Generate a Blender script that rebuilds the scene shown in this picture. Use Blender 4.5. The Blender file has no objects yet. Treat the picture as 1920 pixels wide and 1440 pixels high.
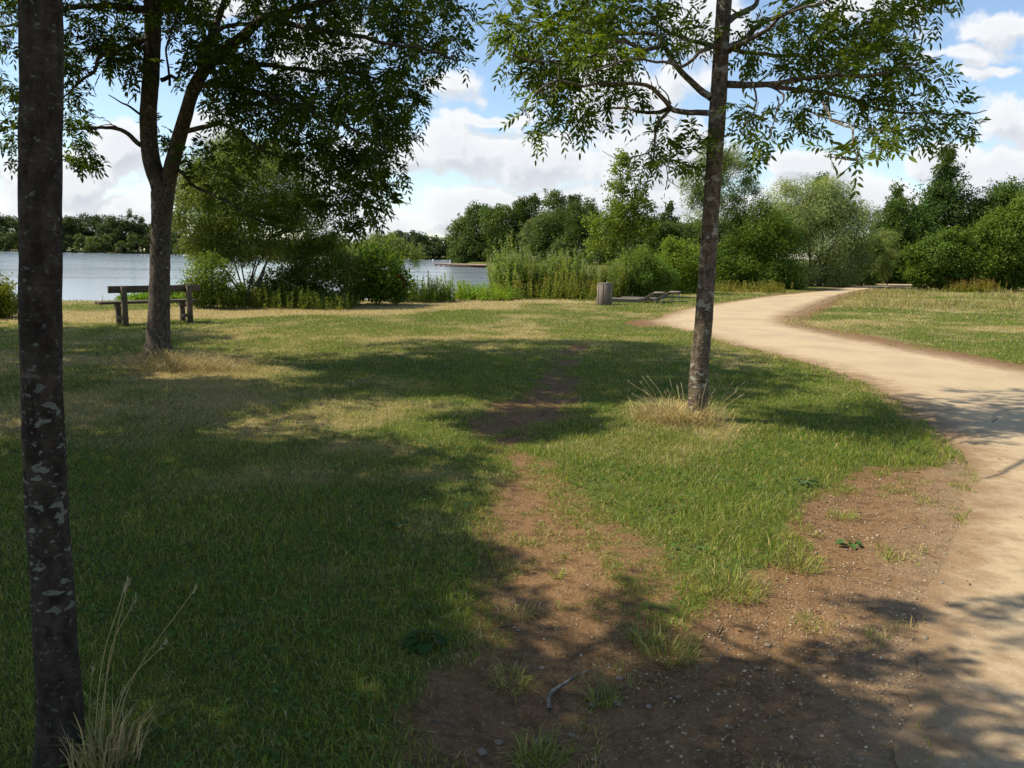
import bpy, bmesh, math, random
import numpy as np
from mathutils import Vector, Matrix, Euler

rng = np.random.default_rng(11)
random.seed(5)
scene = bpy.context.scene
COL = scene.collection
R = math.radians

# ------------------------------------------------------------------ camera, sky, sun, exposure
FPX = 1450.0                       # focal length in pixels of the 1920 px wide photograph
CAM_H, PITCH, ROLL = 1.6, R(9.45), R(0.83)
cam_d = bpy.data.cameras.new("camera")
cam_d.sensor_width = 36.0
cam_d.lens = FPX / 1920 * 36.0
cam_d.clip_start, cam_d.clip_end = 0.05, 6000
cam = bpy.data.objects.new("camera", cam_d)
COL.objects.link(cam)
cam.location = (0, 0, CAM_H)
CR = Matrix.Rotation(R(90) - PITCH, 3, 'X') @ Matrix.Rotation(ROLL, 3, 'Z')
cam.rotation_euler = CR.to_euler()
scene.camera = cam

SUN_EL = R(50)
SUN_TO = np.array([-math.cos(SUN_EL), 0.0, math.sin(SUN_EL)])     # towards the sun: from the left
sun_d = bpy.data.lights.new("sun", 'SUN')
sun_d.energy, sun_d.angle, sun_d.color = 4.6, R(0.55), (1.0, 0.93, 0.79)
sun = bpy.data.objects.new("sun", sun_d)
COL.objects.link(sun)
sun.location = (-20, 0, 30)
sun.rotation_euler = Vector(-SUN_TO).to_track_quat('-Z', 'Y').to_euler()

scene.render.engine = 'CYCLES'
scene.view_settings.view_transform = 'Standard'
scene.view_settings.look = 'None'
scene.view_settings.exposure = 0.50
scene.view_settings.gamma = 1.0
scene.cycles.use_denoising = True
scene.cycles.max_bounces = 6
scene.cycles.diffuse_bounces = 3
scene.cycles.glossy_bounces = 2
scene.cycles.transmission_bounces = 4
scene.cycles.caustics_reflective = False
scene.cycles.caustics_refractive = False


def ray(u, v):
    d = CR @ Vector(((u - 960) / FPX, -(v - 720) / FPX, -1.0))
    return np.array(d)


def P(u, v, z=0.0):
    """where the line of sight through a photo pixel meets the level z"""
    d = ray(u, v)
    t = (z - CAM_H) / d[2]
    return np.array([0, 0, CAM_H]) + d * t


def D(u, v, Y):
    """the point on that line of sight Y metres away"""
    d = ray(u, v)
    return np.array([0, 0, CAM_H]) + d * (Y / d[1])


# ---- sky with cumulus: Nishita sky, clouds by direction
def build_world():
    w = bpy.data.worlds.new("World")
    scene.world = w
    w.use_nodes = True
    nt = w.node_tree
    N, L = nt.nodes, nt.links
    N.clear()
    out = N.new('ShaderNodeOutputWorld')
    sky = N.new('ShaderNodeTexSky')
    sky.sky_type = 'NISHITA'
    sky.sun_disc = False
    sky.sun_elevation = SUN_EL
    sky.sun_rotation = R(-90)
    sky.air_density, sky.dust_density, sky.ozone_density = 1.0, 0.5, 1.6
    bg = N.new('ShaderNodeBackground')
    bg.inputs['Strength'].default_value = 0.132
    L.new(sky.outputs[0], bg.inputs['Color'])

    # group: cloud density at a point of (x/|y|, z/|y|)
    g = bpy.data.node_groups.new('cloud_density', 'ShaderNodeTree')
    g.interface.new_socket('p', in_out='INPUT', socket_type='NodeSocketVector')
    g.interface.new_socket('d', in_out='OUTPUT', socket_type='NodeSocketFloat')
    GN, GL = g.nodes, g.links
    gi, go = GN.new('NodeGroupInput'), GN.new('NodeGroupOutput')

    def vm(op, a, b=None):
        n = GN.new('ShaderNodeVectorMath')
        n.operation = op
        for k, x in enumerate((a, b)):
            if x is None:
                continue
            if isinstance(x, (tuple, list)):
                n.inputs[k].default_value = x
            else:
                GL.new(x, n.inputs[k])
        return n.outputs['Value'] if op == 'LENGTH' else n.outputs[0]

    def mt(op, a, b=None):
        n = GN.new('ShaderNodeMath')
        n.operation = op
        for k, x in enumerate((a, b)):
            if x is None:
                continue
            if isinstance(x, (int, float)):
                n.inputs[k].default_value = x
            else:
                GL.new(x, n.inputs[k])
        return n.outputs[0]

    def noise(vec, scale, detail, rough=0.55):
        n = GN.new('ShaderNodeTexNoise')
        n.inputs['Scale'].default_value = scale
        n.inputs['Detail'].default_value = detail
        n.inputs['Roughness'].default_value = rough
        GL.new(vec, n.inputs['Vector'])
        return n

    p = gi.outputs[0]
    n1 = noise(p, 5.0, 3)
    off = vm('MULTIPLY', vm('SUBTRACT', n1.outputs['Color'], (0.5, 0.5, 0.5)), (0.13, 0.07, 0))
    q = vm('ADD', p, off)
    n2 = noise(p, 17.0, 3)
    off2 = vm('MULTIPLY', vm('SUBTRACT', n2.outputs['Color'], (0.5, 0.5, 0.5)), (0.055, 0.05, 0))
    q = vm('ADD', q, off2)
    blobs = [  # u, v, half width, half height (photo px), strength
        (215, 270, 85, 60, 1.2), (150, 330, 130, 70, 1.0), (40, 340, 90, 70, 1.0), (250, 400, 120, 55, 1.0),
        (90, 395, 200, 40, .9), (-120, 300, 150, 90, 1), (400, 245, 90, 60, 1.0), (600, 90, 110, 60, .8),
        (440, 20, 80, 40, .7), (640, 330, 140, 90, 1.0), (700, 420, 150, 45, 1.0),
        (855, 165, 55, 32, .6), (935, 222, 130, 22, .75), (850, 285, 130, 62, 1.1), (1010, 300, 190, 68, 1.0),
        (900, 395, 110, 62, 1.3), (1010, 400, 190, 55, 1.1), (1190, 175, 140, 95, .85), (1230, 290, 170, 90, .95),
        (1170, 370, 220, 55, 1.1), (1310, 60, 120, 80, .7), (1510, 312, 90, 42, 1.3), (1610, 365, 260, 62, 1.05),
        (1750, 290, 85, 42, 1.25), (1860, 335, 170, 75, 1.1), (1905, 232, 100, 46, .95), (1870, 60, 140, 42, .8),
        (1800, 112, 100, 20, .6), (2050, 130, 120, 60, .8), (1850, 145, 70, 14, .55), (1640, 10, 120, 30, .6),
        (1990, 320, 150, 120, 1.0), (1430, 385, 150, 36, 1.0),
    ]
    dens = None
    for (u, v, ru, rv, s) in blobs:
        d = ray(u, v)
        c = (d[0] / d[1], d[2] / d[1], 0.0)
        e = vm('MULTIPLY', vm('SUBTRACT', q, c), (FPX / ru, FPX / rv, 0))
        f = mt('MULTIPLY', mt('SUBTRACT', 1.0, vm('LENGTH', e)), s)
        f = mt('MULTIPLY', f, 0.8)
        dens = f if dens is None else mt('MAXIMUM', dens, f)
    n3 = noise(p, 15.0, 8, 0.60)
    fb = mt('MULTIPLY', mt('SUBTRACT', n3.outputs['Fac'], 0.5), 1.35)
    dens = mt('ADD', mt('MAXIMUM', dens, -1.0), fb)
    GL.new(dens, go.inputs[0])

    tc = N.new('ShaderNodeTexCoord')
    sep = N.new('ShaderNodeSeparateXYZ')
    L.new(tc.outputs['Generated'], sep.inputs[0])

    def m(op, a, b=None, c=None):
        n = N.new('ShaderNodeMath')
        n.operation = op
        for k, x in enumerate((a, b, c)):
            if x is None:
                continue
            if isinstance(x, (int, float)):
                n.inputs[k].default_value = x
            else:
                L.new(x, n.inputs[k])
        return n.outputs[0]
    ay = m('MAXIMUM', m('ABSOLUTE', sep.outputs[1]), 0.05)
    comb = N.new('ShaderNodeCombineXYZ')
    L.new(m('DIVIDE', sep.outputs[0], ay), comb.inputs[0])
    L.new(m('DIVIDE', sep.outputs[2], ay), comb.inputs[1])

    def dens_at(off):
        a = N.new('ShaderNodeVectorMath')
        a.operation = 'ADD'
        a.inputs[1].default_value = off
        L.new(comb.outputs[0], a.inputs[0])
        n = N.new('ShaderNodeGroup')
        n.node_tree = g
        L.new(a.outputs[0], n.inputs[0])
        return n.outputs[0]
    d0 = dens_at((0, 0, 0))
    d1 = dens_at((-0.009, 0.015, 0))

    def sstep(x, lo, hi):
        n = N.new('ShaderNodeMapRange')
        n.interpolation_type = 'SMOOTHSTEP'
        n.inputs['From Min'].default_value = lo
        n.inputs['From Max'].default_value = hi
        L.new(x, n.inputs['Value'])
        return n.outputs[0]
    mask = sstep(d0, 0.02, 0.32)
    lit = sstep(m('SUBTRACT', d0, d1), -0.20, 0.16)
    thin = sstep(d0, 0.75, 0.1)                     # thick cores are greyer
    bright = m('ADD', m('MULTIPLY', lit, 0.62), m('MULTIPLY', thin, 0.38))
    mix = N.new('ShaderNodeMix')
    mix.data_type = 'RGBA'
    mix.inputs['A'].default_value = (0.60, 0.64, 0.70, 1)
    mix.inputs['B'].default_value = (0.93, 0.94, 0.95, 1)
    L.new(bright, mix.inputs['Factor'])
    bg2 = N.new('ShaderNodeBackground')
    bg2.inputs['Strength'].default_value = 0.76
    L.new(mix.outputs['Result'], bg2.inputs['Color'])
    ms = N.new('ShaderNodeMixShader')
    L.new(m('MULTIPLY', mask, 0.97), ms.inputs[0])
    L.new(bg.outputs[0], ms.inputs[1])
    L.new(bg2.outputs[0], ms.inputs[2])
    L.new(ms.outputs[0], out.inputs[0])


build_world()


# ------------------------------------------------------------------ helpers
def _hash(ix, iy, iz, seed):
    h = (ix.astype(np.int64) * 374761393 + iy.astype(np.int64) * 668265263 + iz.astype(np.int64) * 2147483647 + seed * 974711) & 0xFFFFFFFF
    h = ((h ^ (h >> 13)) * 1274126177) & 0xFFFFFFFF
    h = h ^ (h >> 16)
    return (h & 0xFFFFFF) / float(0xFFFFFF)


def vnoise(p, seed=0):
    p = np.asarray(p, float)
    if p.shape[1] == 2:
        p = np.c_[p, np.zeros(len(p))]
    i = np.floor(p)
    f = p - i
    f = f * f * (3 - 2 * f)
    i = i.astype(np.int64)
    r = 0
    for dx in (0, 1):
        for dy in (0, 1):
            for dz in (0, 1):
                w = (f[:, 0] if dx else 1 - f[:, 0]) * (f[:, 1] if dy else 1 - f[:, 1]) * (f[:, 2] if dz else 1 - f[:, 2])
                r = r + w * _hash(i[:, 0] + dx, i[:, 1] + dy, i[:, 2] + dz, seed)
    return r


def fbm(p, scale=1.0, octs=4, seed=0):
    p = np.asarray(p, float) * scale
    a, s, t = 0.5, 0, 0
    for o in range(octs):
        s = s + a * vnoise(p, seed + o)
        t += a
        p = p * 2.03 + 17.3
        a *= 0.5
    return s / t


def sstep(x, lo, hi):
    t = np.clip((x - lo) / (hi - lo), 0, 1)
    return t * t * (3 - 2 * t)


def sdf(pts, poly):
    """signed distance to a polygon, negative inside"""
    pts = np.asarray(pts, float)[:, :2]
    poly = np.asarray(poly, float)[:, :2]
    d = np.full(len(pts), 1e18)
    ins = np.zeros(len(pts), bool)
    n = len(poly)
    for i in range(n):
        a, b = poly[i], poly[(i + 1) % n]
        e = b - a
        w = pts - a
        t = np.clip((w @ e) / max(e @ e, 1e-12), 0, 1)
        q = w - t[:, None] * e
        d = np.minimum(d, (q * q).sum(1))
        c = (a[1] <= pts[:, 1]) != (b[1] <= pts[:, 1])
        with np.errstate(divide='ignore', invalid='ignore'):
            xi = a[0] + (pts[:, 1] - a[1]) / (b[1] - a[1] if b[1] != a[1] else 1e-12) * e[0]
        ins ^= c & (pts[:, 0] < xi)
    d = np.sqrt(d)
    return np.where(ins, -d, d)


def norm(a):
    return a / np.maximum(np.linalg.norm(a, axis=-1, keepdims=True), 1e-9)


class MB:
    """collects quads and triangles, builds ONE mesh object"""
    def __init__(self):
        self.v, self.q, self.t, self.c, self.n = [], [], [], [], 0
        self.extra = {}

    def add(self, verts, quads=None, tris=None, col=None):
        verts = np.asarray(verts, float).reshape(-1, 3)
        self.v.append(verts)
        if quads is not None and len(quads):
            self.q.append(np.asarray(quads, np.int64) + self.n)
        if tris is not None and len(tris):
            self.t.append(np.asarray(tris, np.int64) + self.n)
        c = np.ones((len(verts), 4))
        if col is not None:
            c[:, :3] = col
        self.c.append(c)
        self.n += len(verts)

    def box(self, lo, hi, rot=None, at=None, bev=0.008, col=None):
        bm = bmesh.new()
        bmesh.ops.create_cube(bm, size=1)
        lo, hi = np.array(lo, float), np.array(hi, float)
        for v in bm.verts:
            v.co = Vector((lo + hi) / 2 + np.array(v.co) * (hi - lo))
        if bev:
            bmesh.ops.bevel(bm, geom=bm.edges[:], offset=bev, segments=1, affect='EDGES')
        if rot is not None:
            bmesh.ops.rotate(bm, verts=bm.verts[:], cent=(0, 0, 0), matrix=rot)
        if at is not None:
            bmesh.ops.translate(bm, verts=bm.verts[:], vec=Vector(at))
        self.add_bm(bm, col)

    def add_bm(self, bm, col=None):
        bm.verts.index_update()
        vs = np.array([v.co[:] for v in bm.verts])
        q = [[v.index for v in f.verts] for f in bm.faces if len(f.verts) == 4]
        t = [[v.index for v in f.verts] for f in bm.faces if len(f.verts) == 3]
        for f in bm.faces:
            if len(f.verts) > 4:
                ix = [v.index for v in f.verts]
                t += [[ix[0], ix[k], ix[k + 1]] for k in range(1, len(ix) - 1)]
        self.add(vs, q, t, col)
        bm.free()

    def tube(self, pts, rad, sides=6, col=None, wob=0.0, seed=0, cap=True):
        pts = np.asarray(pts, float)
        rad = np.asarray(rad, float)
        n = len(pts)
        tan = norm(np.gradient(pts, axis=0))
        ref = np.array([0, 1.0, 0]) if abs(tan[:, 1]).max() < .9 else np.array([1.0, 0, 0.2])
        a = norm(np.cross(tan, ref))
        b = np.cross(tan, a)
        th = np.linspace(0, 2 * math.pi, sides, endpoint=False)
        rr = np.repeat(rad[:, None], sides, 1)
        ring = a[:, None, :] * np.cos(th)[None, :, None] + b[:, None, :] * np.sin(th)[None, :, None]
        if wob:
            s = (pts[:, None, :] * 5.0 + ring * 1.6).reshape(-1, 3)
            s2 = (pts[:, None, :] * np.array([22, 22, 14.0]) + ring * 4.0).reshape(-1, 3)
            nz = (fbm(s, 1, 3, seed) - .5) * 2 + (fbm(s2, 1, 2, seed + 9) - .5) * .7
            rr = rr * (1 + wob * nz.reshape(n, sides))
        vs = pts[:, None, :] + ring * rr[:, :, None]
        i = np.arange(n - 1)[:, None] * sides
        j = np.arange(sides)[None, :]
        k = (j + 1) % sides
        q = np.stack([i + j, i + k, i + sides + k, i + sides + j], -1).reshape(-1, 4)
        t = None
        vs = vs.reshape(-1, 3)
        if cap:
            vs = np.r_[vs, pts[-1:] + tan[-1:] * rad[-1] * .3]
            t = [[(n - 1) * sides + x, (n - 1) * sides + (x + 1) % sides, n * sides] for x in range(sides)]
        self.add(vs, q, t, col)

    def build(self, name, mat, parent=None, origin=(0, 0, 0), smooth=False, attrs=None):
        v = np.concatenate(self.v)
        o = np.asarray(origin, float)
        v = v - o
        q = np.concatenate(self.q) if self.q else np.zeros((0, 4), np.int64)
        t = np.concatenate(self.t) if self.t else np.zeros((0, 3), np.int64)
        me = bpy.data.meshes.new(name)
        me.vertices.add(len(v))
        me.vertices.foreach_set('co', v.astype(np.float32).ravel())
        nl = q.size + t.size
        me.loops.add(nl)
        me.loops.foreach_set('vertex_index', np.r_[q.ravel(), t.ravel()].astype(np.int32))
        me.polygons.add(len(q) + len(t))
        st = np.r_[np.arange(len(q)) * 4, q.size + np.arange(len(t)) * 3].astype(np.int32)
        me.polygons.foreach_set('loop_start', st)
        me.polygons.foreach_set('loop_total', np.r_[np.full(len(q), 4), np.full(len(t), 3)].astype(np.int32))
        if smooth:
            me.polygons.foreach_set('use_smooth', np.ones(len(q) + len(t), bool))
        a = me.attributes.new('col', 'FLOAT_COLOR', 'POINT')
        a.data.foreach_set('color', np.concatenate(self.c).astype(np.float32).ravel())
        for k, arr in (attrs or {}).items():
            a = me.attributes.new(k, 'FLOAT', 'POINT')
            a.data.foreach_set('value', np.asarray(arr, np.float32))
        me.update(calc_edges=True)
        me.materials.append(mat)
        ob = bpy.data.objects.new(name, me)
        COL.objects.link(ob)
        if parent is not None:
            ob.parent = parent
        else:
            ob.location = o
        return ob


def tag(o, label, cat, group=None, kind=None):
    if label:
        o['label'] = label
    if cat:
        o['category'] = cat
    if group:
        o['group'] = group
    if kind:
        o['kind'] = kind
    return o


def empty(name, loc, label, cat, group=None):
    o = bpy.data.objects.new(name, None)
    o.empty_display_size = 0.3
    COL.objects.link(o)
    o.location = loc
    return tag(o, label, cat, group)


# ------------------------------------------------------------------ materials
class Mat:
    def __init__(self, name):
        self.m = bpy.data.materials.new(name)
        self.m.use_nodes = True
        self.N, self.L = self.m.node_tree.nodes, self.m.node_tree.links
        self.N.clear()
        self.out = self.N.new('ShaderNodeOutputMaterial')

    def n(self, t, **kw):
        x = self.N.new(t)
        for k, v in kw.items():
            setattr(x, k, v)
        return x

    def set(self, sock, x):
        if isinstance(x, (int, float)):
            sock.default_value = x
        elif isinstance(x, (tuple, list)):
            sock.default_value = tuple(x) + ((1,) if len(x) == 3 and sock.type == 'RGBA' else ())
        else:
            self.L.new(x, sock)

    def math(self, op, a, b=0.0, c=None):
        x = self.n('ShaderNodeMath', operation=op)
        self.set(x.inputs[0], a)
        self.set(x.inputs[1], b)
        if c is not None:
            self.set(x.inputs[2], c)
        return x.outputs[0]

    def ramp(self, x, lo, hi, smooth=True):
        r = self.n('ShaderNodeMapRange')
        r.interpolation_type = 'SMOOTHSTEP' if smooth else 'LINEAR'
        self.set(r.inputs['Value'], x)
        self.set(r.inputs['From Min'], lo)
        self.set(r.inputs['From Max'], hi)
        return r.outputs[0]

    def mix(self, f, a, b, blend='MIX'):
        x = self.n('ShaderNodeMix', data_type='RGBA', blend_type=blend)
        self.set(x.inputs['Factor'], f)
        self.set(x.inputs['A'], a)
        self.set(x.inputs['B'], b)
        return x.outputs['Result']

    def attr(self, name, fac=False):
        a = self.n('ShaderNodeAttribute', attribute_name=name)
        return a.outputs['Fac'] if fac else a.outputs['Color']

    def coord(self, scale=(1, 1, 1), kind='Object'):
        t = self.n('ShaderNodeTexCoord')
        mp = self.n('ShaderNodeMapping')
        mp.inputs['Scale'].default_value = scale
        self.L.new(t.outputs[kind], mp.inputs[0])
        return mp.outputs[0]

    def noise(self, vec, scale, detail=4, rough=.55):
        x = self.n('ShaderNodeTexNoise')
        self.set(x.inputs['Vector'], vec)
        x.inputs['Scale'].default_value = scale
        x.inputs['Detail'].default_value = detail
        x.inputs['Roughness'].default_value = rough
        return x.outputs['Fac']

    def voro(self, vec, scale, feature='F1'):
        x = self.n('ShaderNodeTexVoronoi', feature=feature)
        self.set(x.inputs['Vector'], vec)
        x.inputs['Scale'].default_value = scale
        return x

    def bump(self, h, strength, dist=.02):
        b = self.n('ShaderNodeBump')
        b.inputs['Strength'].default_value = strength
        b.inputs['Distance'].default_value = dist
        self.set(b.inputs['Height'], h)
        return b.outputs[0]

    def principled(self, col, rough=.8, normal=None, spec=.3):
        p = self.n('ShaderNodeBsdfPrincipled')
        self.set(p.inputs['Base Color'], col)
        self.set(p.inputs['Roughness'], rough)
        p.inputs['Specular IOR Level'].default_value = spec
        if normal is not None:
            self.L.new(normal, p.inputs['Normal'])
        return p

    def done(self, sh):
        self.L.new(sh.outputs[0], self.out.inputs['Surface'])
        return self.m


def leaf_mat(name, trans=.35, rough=.5, tint=(1.35, 1.3, .5), spec=.12):
    M = Mat(name)
    c = M.attr('col')
    p = M.principled(c, rough, spec=spec)
    tr = M.n('ShaderNodeBsdfTranslucent')
    M.set(tr.inputs['Color'], M.mix(1.0, c, tint, 'MULTIPLY'))
    ms = M.n('ShaderNodeMixShader')
    ms.inputs[0].default_value = trans
    M.L.new(p.outputs[0], ms.inputs[1])
    M.L.new(tr.outputs[0], ms.inputs[2])
    return M.done(ms)


M_LEAF = leaf_mat('leaf', .38)
M_LEAF_LIT = leaf_mat('leaf_translucent', .46)
M_GRASS = leaf_mat('grass_blade', .42, .55, (1.1, 1.1, .7), .25)
M_STRAW = leaf_mat('straw', .25, .6, (1, .95, .8), .2)


def bark_mat(name, dark, light, lichen, lich_amt, moss=None, zlo=None, zhi=None, bands=1.0, ls=8.5):
    M = Mat(name)
    co = M.coord()
    st = M.coord((1, 1, .45))
    hz = M.coord((1, 1, 3.2))
    n1 = M.noise(st, 28, 6, .65)
    n2 = M.noise(hz, 16, 4, .6)
    n3 = M.noise(co, 3.2, 3)
    c = M.mix(M.ramp(n1, .35, .68), dark, light)
    c = M.mix(M.math('MULTIPLY', M.ramp(n2, .52, .68), .55 * bands), c, tuple(x * 1.7 for x in light))
    c = M.mix(M.math('MULTIPLY', M.ramp(n3, .5, .7), .5), c, tuple(x * .55 for x in dark))
    lz = M.noise(M.coord((1, 1, 1.6)), ls, 2.5, .5)
    fine = M.noise(co, 60, 2)
    thr = .72 - lich_amt
    lm = M.ramp(M.math('ADD', lz, M.math('MULTIPLY', M.math('SUBTRACT', fine, .5), .10)), thr, thr + .035)
    if zlo is not None:
        sp = M.n('ShaderNodeSeparateXYZ')
        M.L.new(co, sp.inputs[0])
        lm = M.math('MULTIPLY', lm, M.math('MULTIPLY', M.ramp(sp.outputs[2], zlo, zlo + .12), M.ramp(sp.outputs[2], zhi, zhi - .25)))
    sp2 = M.ramp(M.noise(M.coord((1, 1, 1.4)), 46, 3, .6), .61, .68)          # small specks everywhere
    lm = M.math('MAXIMUM', lm, M.math('MULTIPLY', sp2, .7))
    c = M.mix(M.math('MULTIPLY', lm, .85), c, M.mix(fine, tuple(x * .7 for x in lichen), lichen))
    if moss is not None:
        mm = M.ramp(M.noise(co, 11, 4), .57, .68)
        sp = M.n('ShaderNodeSeparateXYZ')
        M.L.new(co, sp.inputs[0])
        mm = M.math('MULTIPLY', mm, M.ramp(sp.outputs[2], moss[3] , .1))
        c = M.mix(M.math('MULTIPLY', mm, .8), c, moss[:3])
    h = M.math('ADD', n1, M.math('MULTIPLY', n2, .8))
    return M.done(M.principled(c, .9, M.bump(h, .8, .012), .15))


M_BARK1 = bark_mat('bark_lichen', (.022, .016, .012), (.060, .046, .034), lichen=(.20, .21, .17), lich_amt=.13, ls=25, zlo=.45, zhi=1.35, bands=.6)
M_BARK2 = bark_mat('bark_grey', (.045, .034, .025), (.125, .10, .075), (.28, .28, .22), .05, bands=.9)
M_BARK3 = bark_mat('bark_brown', (.058, .042, .028), (.175, .132, .092), (.36, .34, .28), .12, moss=(.20, .17, .03, .55), bands=1.0)
M_BARKF = bark_mat('bark_far', (.05, .04, .03), (.14, .12, .09), (.25, .25, .2), .03)


def wood_mat(name, a, b):
    M = Mat(name)
    g = M.coord((1.2, 14, 14))
    n = M.noise(g, 3, 6, .65)
    n2 = M.noise(M.coord(), 2.2, 4)
    c = M.mix(M.ramp(n, .3, .7), a, b)
    c = M.mix(M.math('MULTIPLY', M.ramp(n2, .45, .75), .5), c, tuple(x * .5 for x in a))
    return M.done(M.principled(c, .85, M.bump(n, .5, .01), .2))


M_WOOD_BENCH = wood_mat('weathered_timber_brown', (.075, .055, .038), (.15, .115, .08))
M_WOOD_GREY = wood_mat('weathered_timber_grey', (.14, .112, .084), (.25, .205, .16))
M_WOOD_JETTY = wood_mat('jetty_timber', (.30, .20, .14), (.42, .30, .22))


def plain(name, col, rough=.7, metal=0.0):
    M = Mat(name)
    n = M.noise(M.coord(), 14, 4)
    c = M.mix(n, tuple(x * .7 for x in col), col)
    p = M.principled(c, rough)
    p.inputs['Metallic'].default_value = metal
    return M.done(p)


M_DARK = plain('dark_liner', (.03, .03, .03), .6)
M_STEEL = plain('dull_steel', (.25, .25, .25), .5, .6)
M_STONE = plain('flint_stone', (.27, .21, .155), .85)
M_WHITE = plain('pale_paint', (.75, .75, .72), .6)

# ------------------------------------------------------------------ plan of the place (metres)
LAKE_Z = -0.8
LAKE = np.array([(-80, 22), (-30, 24.5), (-17, 26), (-10, 27), (-6, 29), (-3.4, 31.5), (-1.5, 36), (-1.6, 60), (-3, 110), (-5.5, 148),
                 (-14, 182), (-8, 235), (45, 318), (-40, 345), (-130, 445), (-270, 492), (-500, 520), (-500, 22)])
# path: pairs of its two edges from the far bend to behind the viewer
_pp = [((1650, 533.5), (1760, 533)), ((1590, 539), (1690, 536.5)), ((1555, 545), (1640, 540)), ((1450, 555), (1575, 553)), ((1340, 570), (1523, 574)),
       ((1270, 583), (1483, 592)), ((1226, 600), (1470, 602)), ((1245, 612), (1490, 612)), ((1300, 624), (1545, 624)),
       ((1360, 644), (1625, 640)), ((1420, 658), (1720, 657)), ((1500, 680), (1850, 681)), ((1580, 705), (1960, 702)),
       ((1640, 727), (2080, 728))]
PL = [P(*a)[:2] for a, b in _pp]
PR = [P(*b)[:2] for a, b in _pp]
for a, b in (((1700, 765), (7.9, 8.6)), ((1750, 805), (7.9, 7.9)), ((1790, 850), (7.8, 7.2)), ((1816, 893), (7.6, 6.5)), ((1806, 945), (7.3, 5.9)),
             ((1782, 1025), (6.9, 5.0)), ((1742, 1110), (6.4, 4.2)), ((1725, 1220), (6.0, 3.3)), ((1715, 1340), (5.7, 2.5)), ((1705, 1440), (5.4, 1.9))):
    PL.append(P(*a)[:2])
    PR.append(np.array(b))
for a, b in (((1.15, 1.2), (5.1, .6)), ((.75, 0), (4.8, -.6)), ((.7, -2.5), (4.7, -2.8)), ((.7, -9), (4.7, -9)), ((.7, -30), (4.7, -30))):
    PL.append(np.array(a, float))
    PR.append(np.array(b, float))
PL, PR = np.array(PL), np.array(PR)
PATH = np.r_[PL, PR[::-1]]
DIRT = np.array([P(*a)[:2] for a in [
    (780, 1330), (850, 1260), (925, 1210), (905, 1120), (918, 1050), (915, 960), (938, 905), (955, 850), (905, 815), (878, 795), (890, 768), (960, 752),
    (1005, 735), (1025, 700), (1050, 660), (1085, 645), (1100, 650), (1078, 700), (1088, 740), (1085, 775), (1010, 800),
    (975, 830), (1000, 880), (1035, 930), (1090, 1000), (1115, 1080), (1200, 1165), (1290, 1180), (1335, 1140), (1410, 1095),
    (1485, 1060), (1500, 985), (1550, 915), (1640, 875), (1790, 880), (1840, 930), (1830, 1100), (1750, 1440)]]
    + [(1.1, 1.5), (1.0, -3), (-.1, -3), (-.3, 1.2), (-.35, 2.2)])
SPUR = np.array([P(*a)[:2] for a in [(1172, 606), (1200, 599), (1245, 601), (1250, 614), (1200, 612)]])
SPARSE = np.array([P(*a)[:2] for a in [(960, 830), (1060, 860), (1160, 960), (1260, 1010), (1340, 1110), (1290, 1180), (1130, 1150), (1010, 950)]])
T1, T2, T3 = P(108, 1432), P(297, 682), P(1307, 788)


def height(xy):
    d = sdf(xy, LAKE)
    z = -1.9 * sstep(-d, -2.2, 2.6)
    far = sstep(xy[:, 1], 60, 140)
    z = z * (1) + far * np.clip(d - 2, 0, 60) * .02
    und = (fbm(xy, .35, 3, 3) - .5) * .10 * sstep(np.hypot(xy[:, 0], xy[:, 1]), 1.5, 9)
    und = und * sstep(d, 0, 3)
    for T, r, a in ((T3, 1.0, .015), (T2, 1.2, .02)):
        q = np.hypot(xy[:, 0] - T[0], xy[:, 1] - T[1])
        und = und + a * np.exp(-(q / r) ** 2)
    pd = sdf(xy, PATH)
    und = und * sstep(pd, -.1, .8)
    dd = sdf(xy, DIRT)
    und = und - .035 * sstep(-dd, -.25, .35) * sstep(pd, 0, .8)
    return z + und


def soil_field(xy):
    s = sstep(-sdf(xy, DIRT), -.26, .22)
    up = sstep(xy[:, 1], 4.6, 6.0)
    s = s * (1 - up + up * np.clip(.60 + (fbm(xy, 3.4, 4, 91) - .5) * 1.7, 0, 1))
    s = s * np.clip(.95 + (fbm(xy, 3.5, 3, 93) - .5) * .9, .5, 1)
    s = np.maximum(s, sstep(-sdf(xy, SPUR), -.3, .3))
    pd = sdf(xy, PATH)
    right = sstep(xy[:, 0] - xy[:, 1] * .25, 1.8, 3.0)
    s = np.maximum(s, sstep(-pd, -.45 - .5 * right, -.02) * (.35 + .6 * right))
    s = np.maximum(s, .38 * sstep(-sdf(xy, SPARSE), -.25, .3))
    return s


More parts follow.
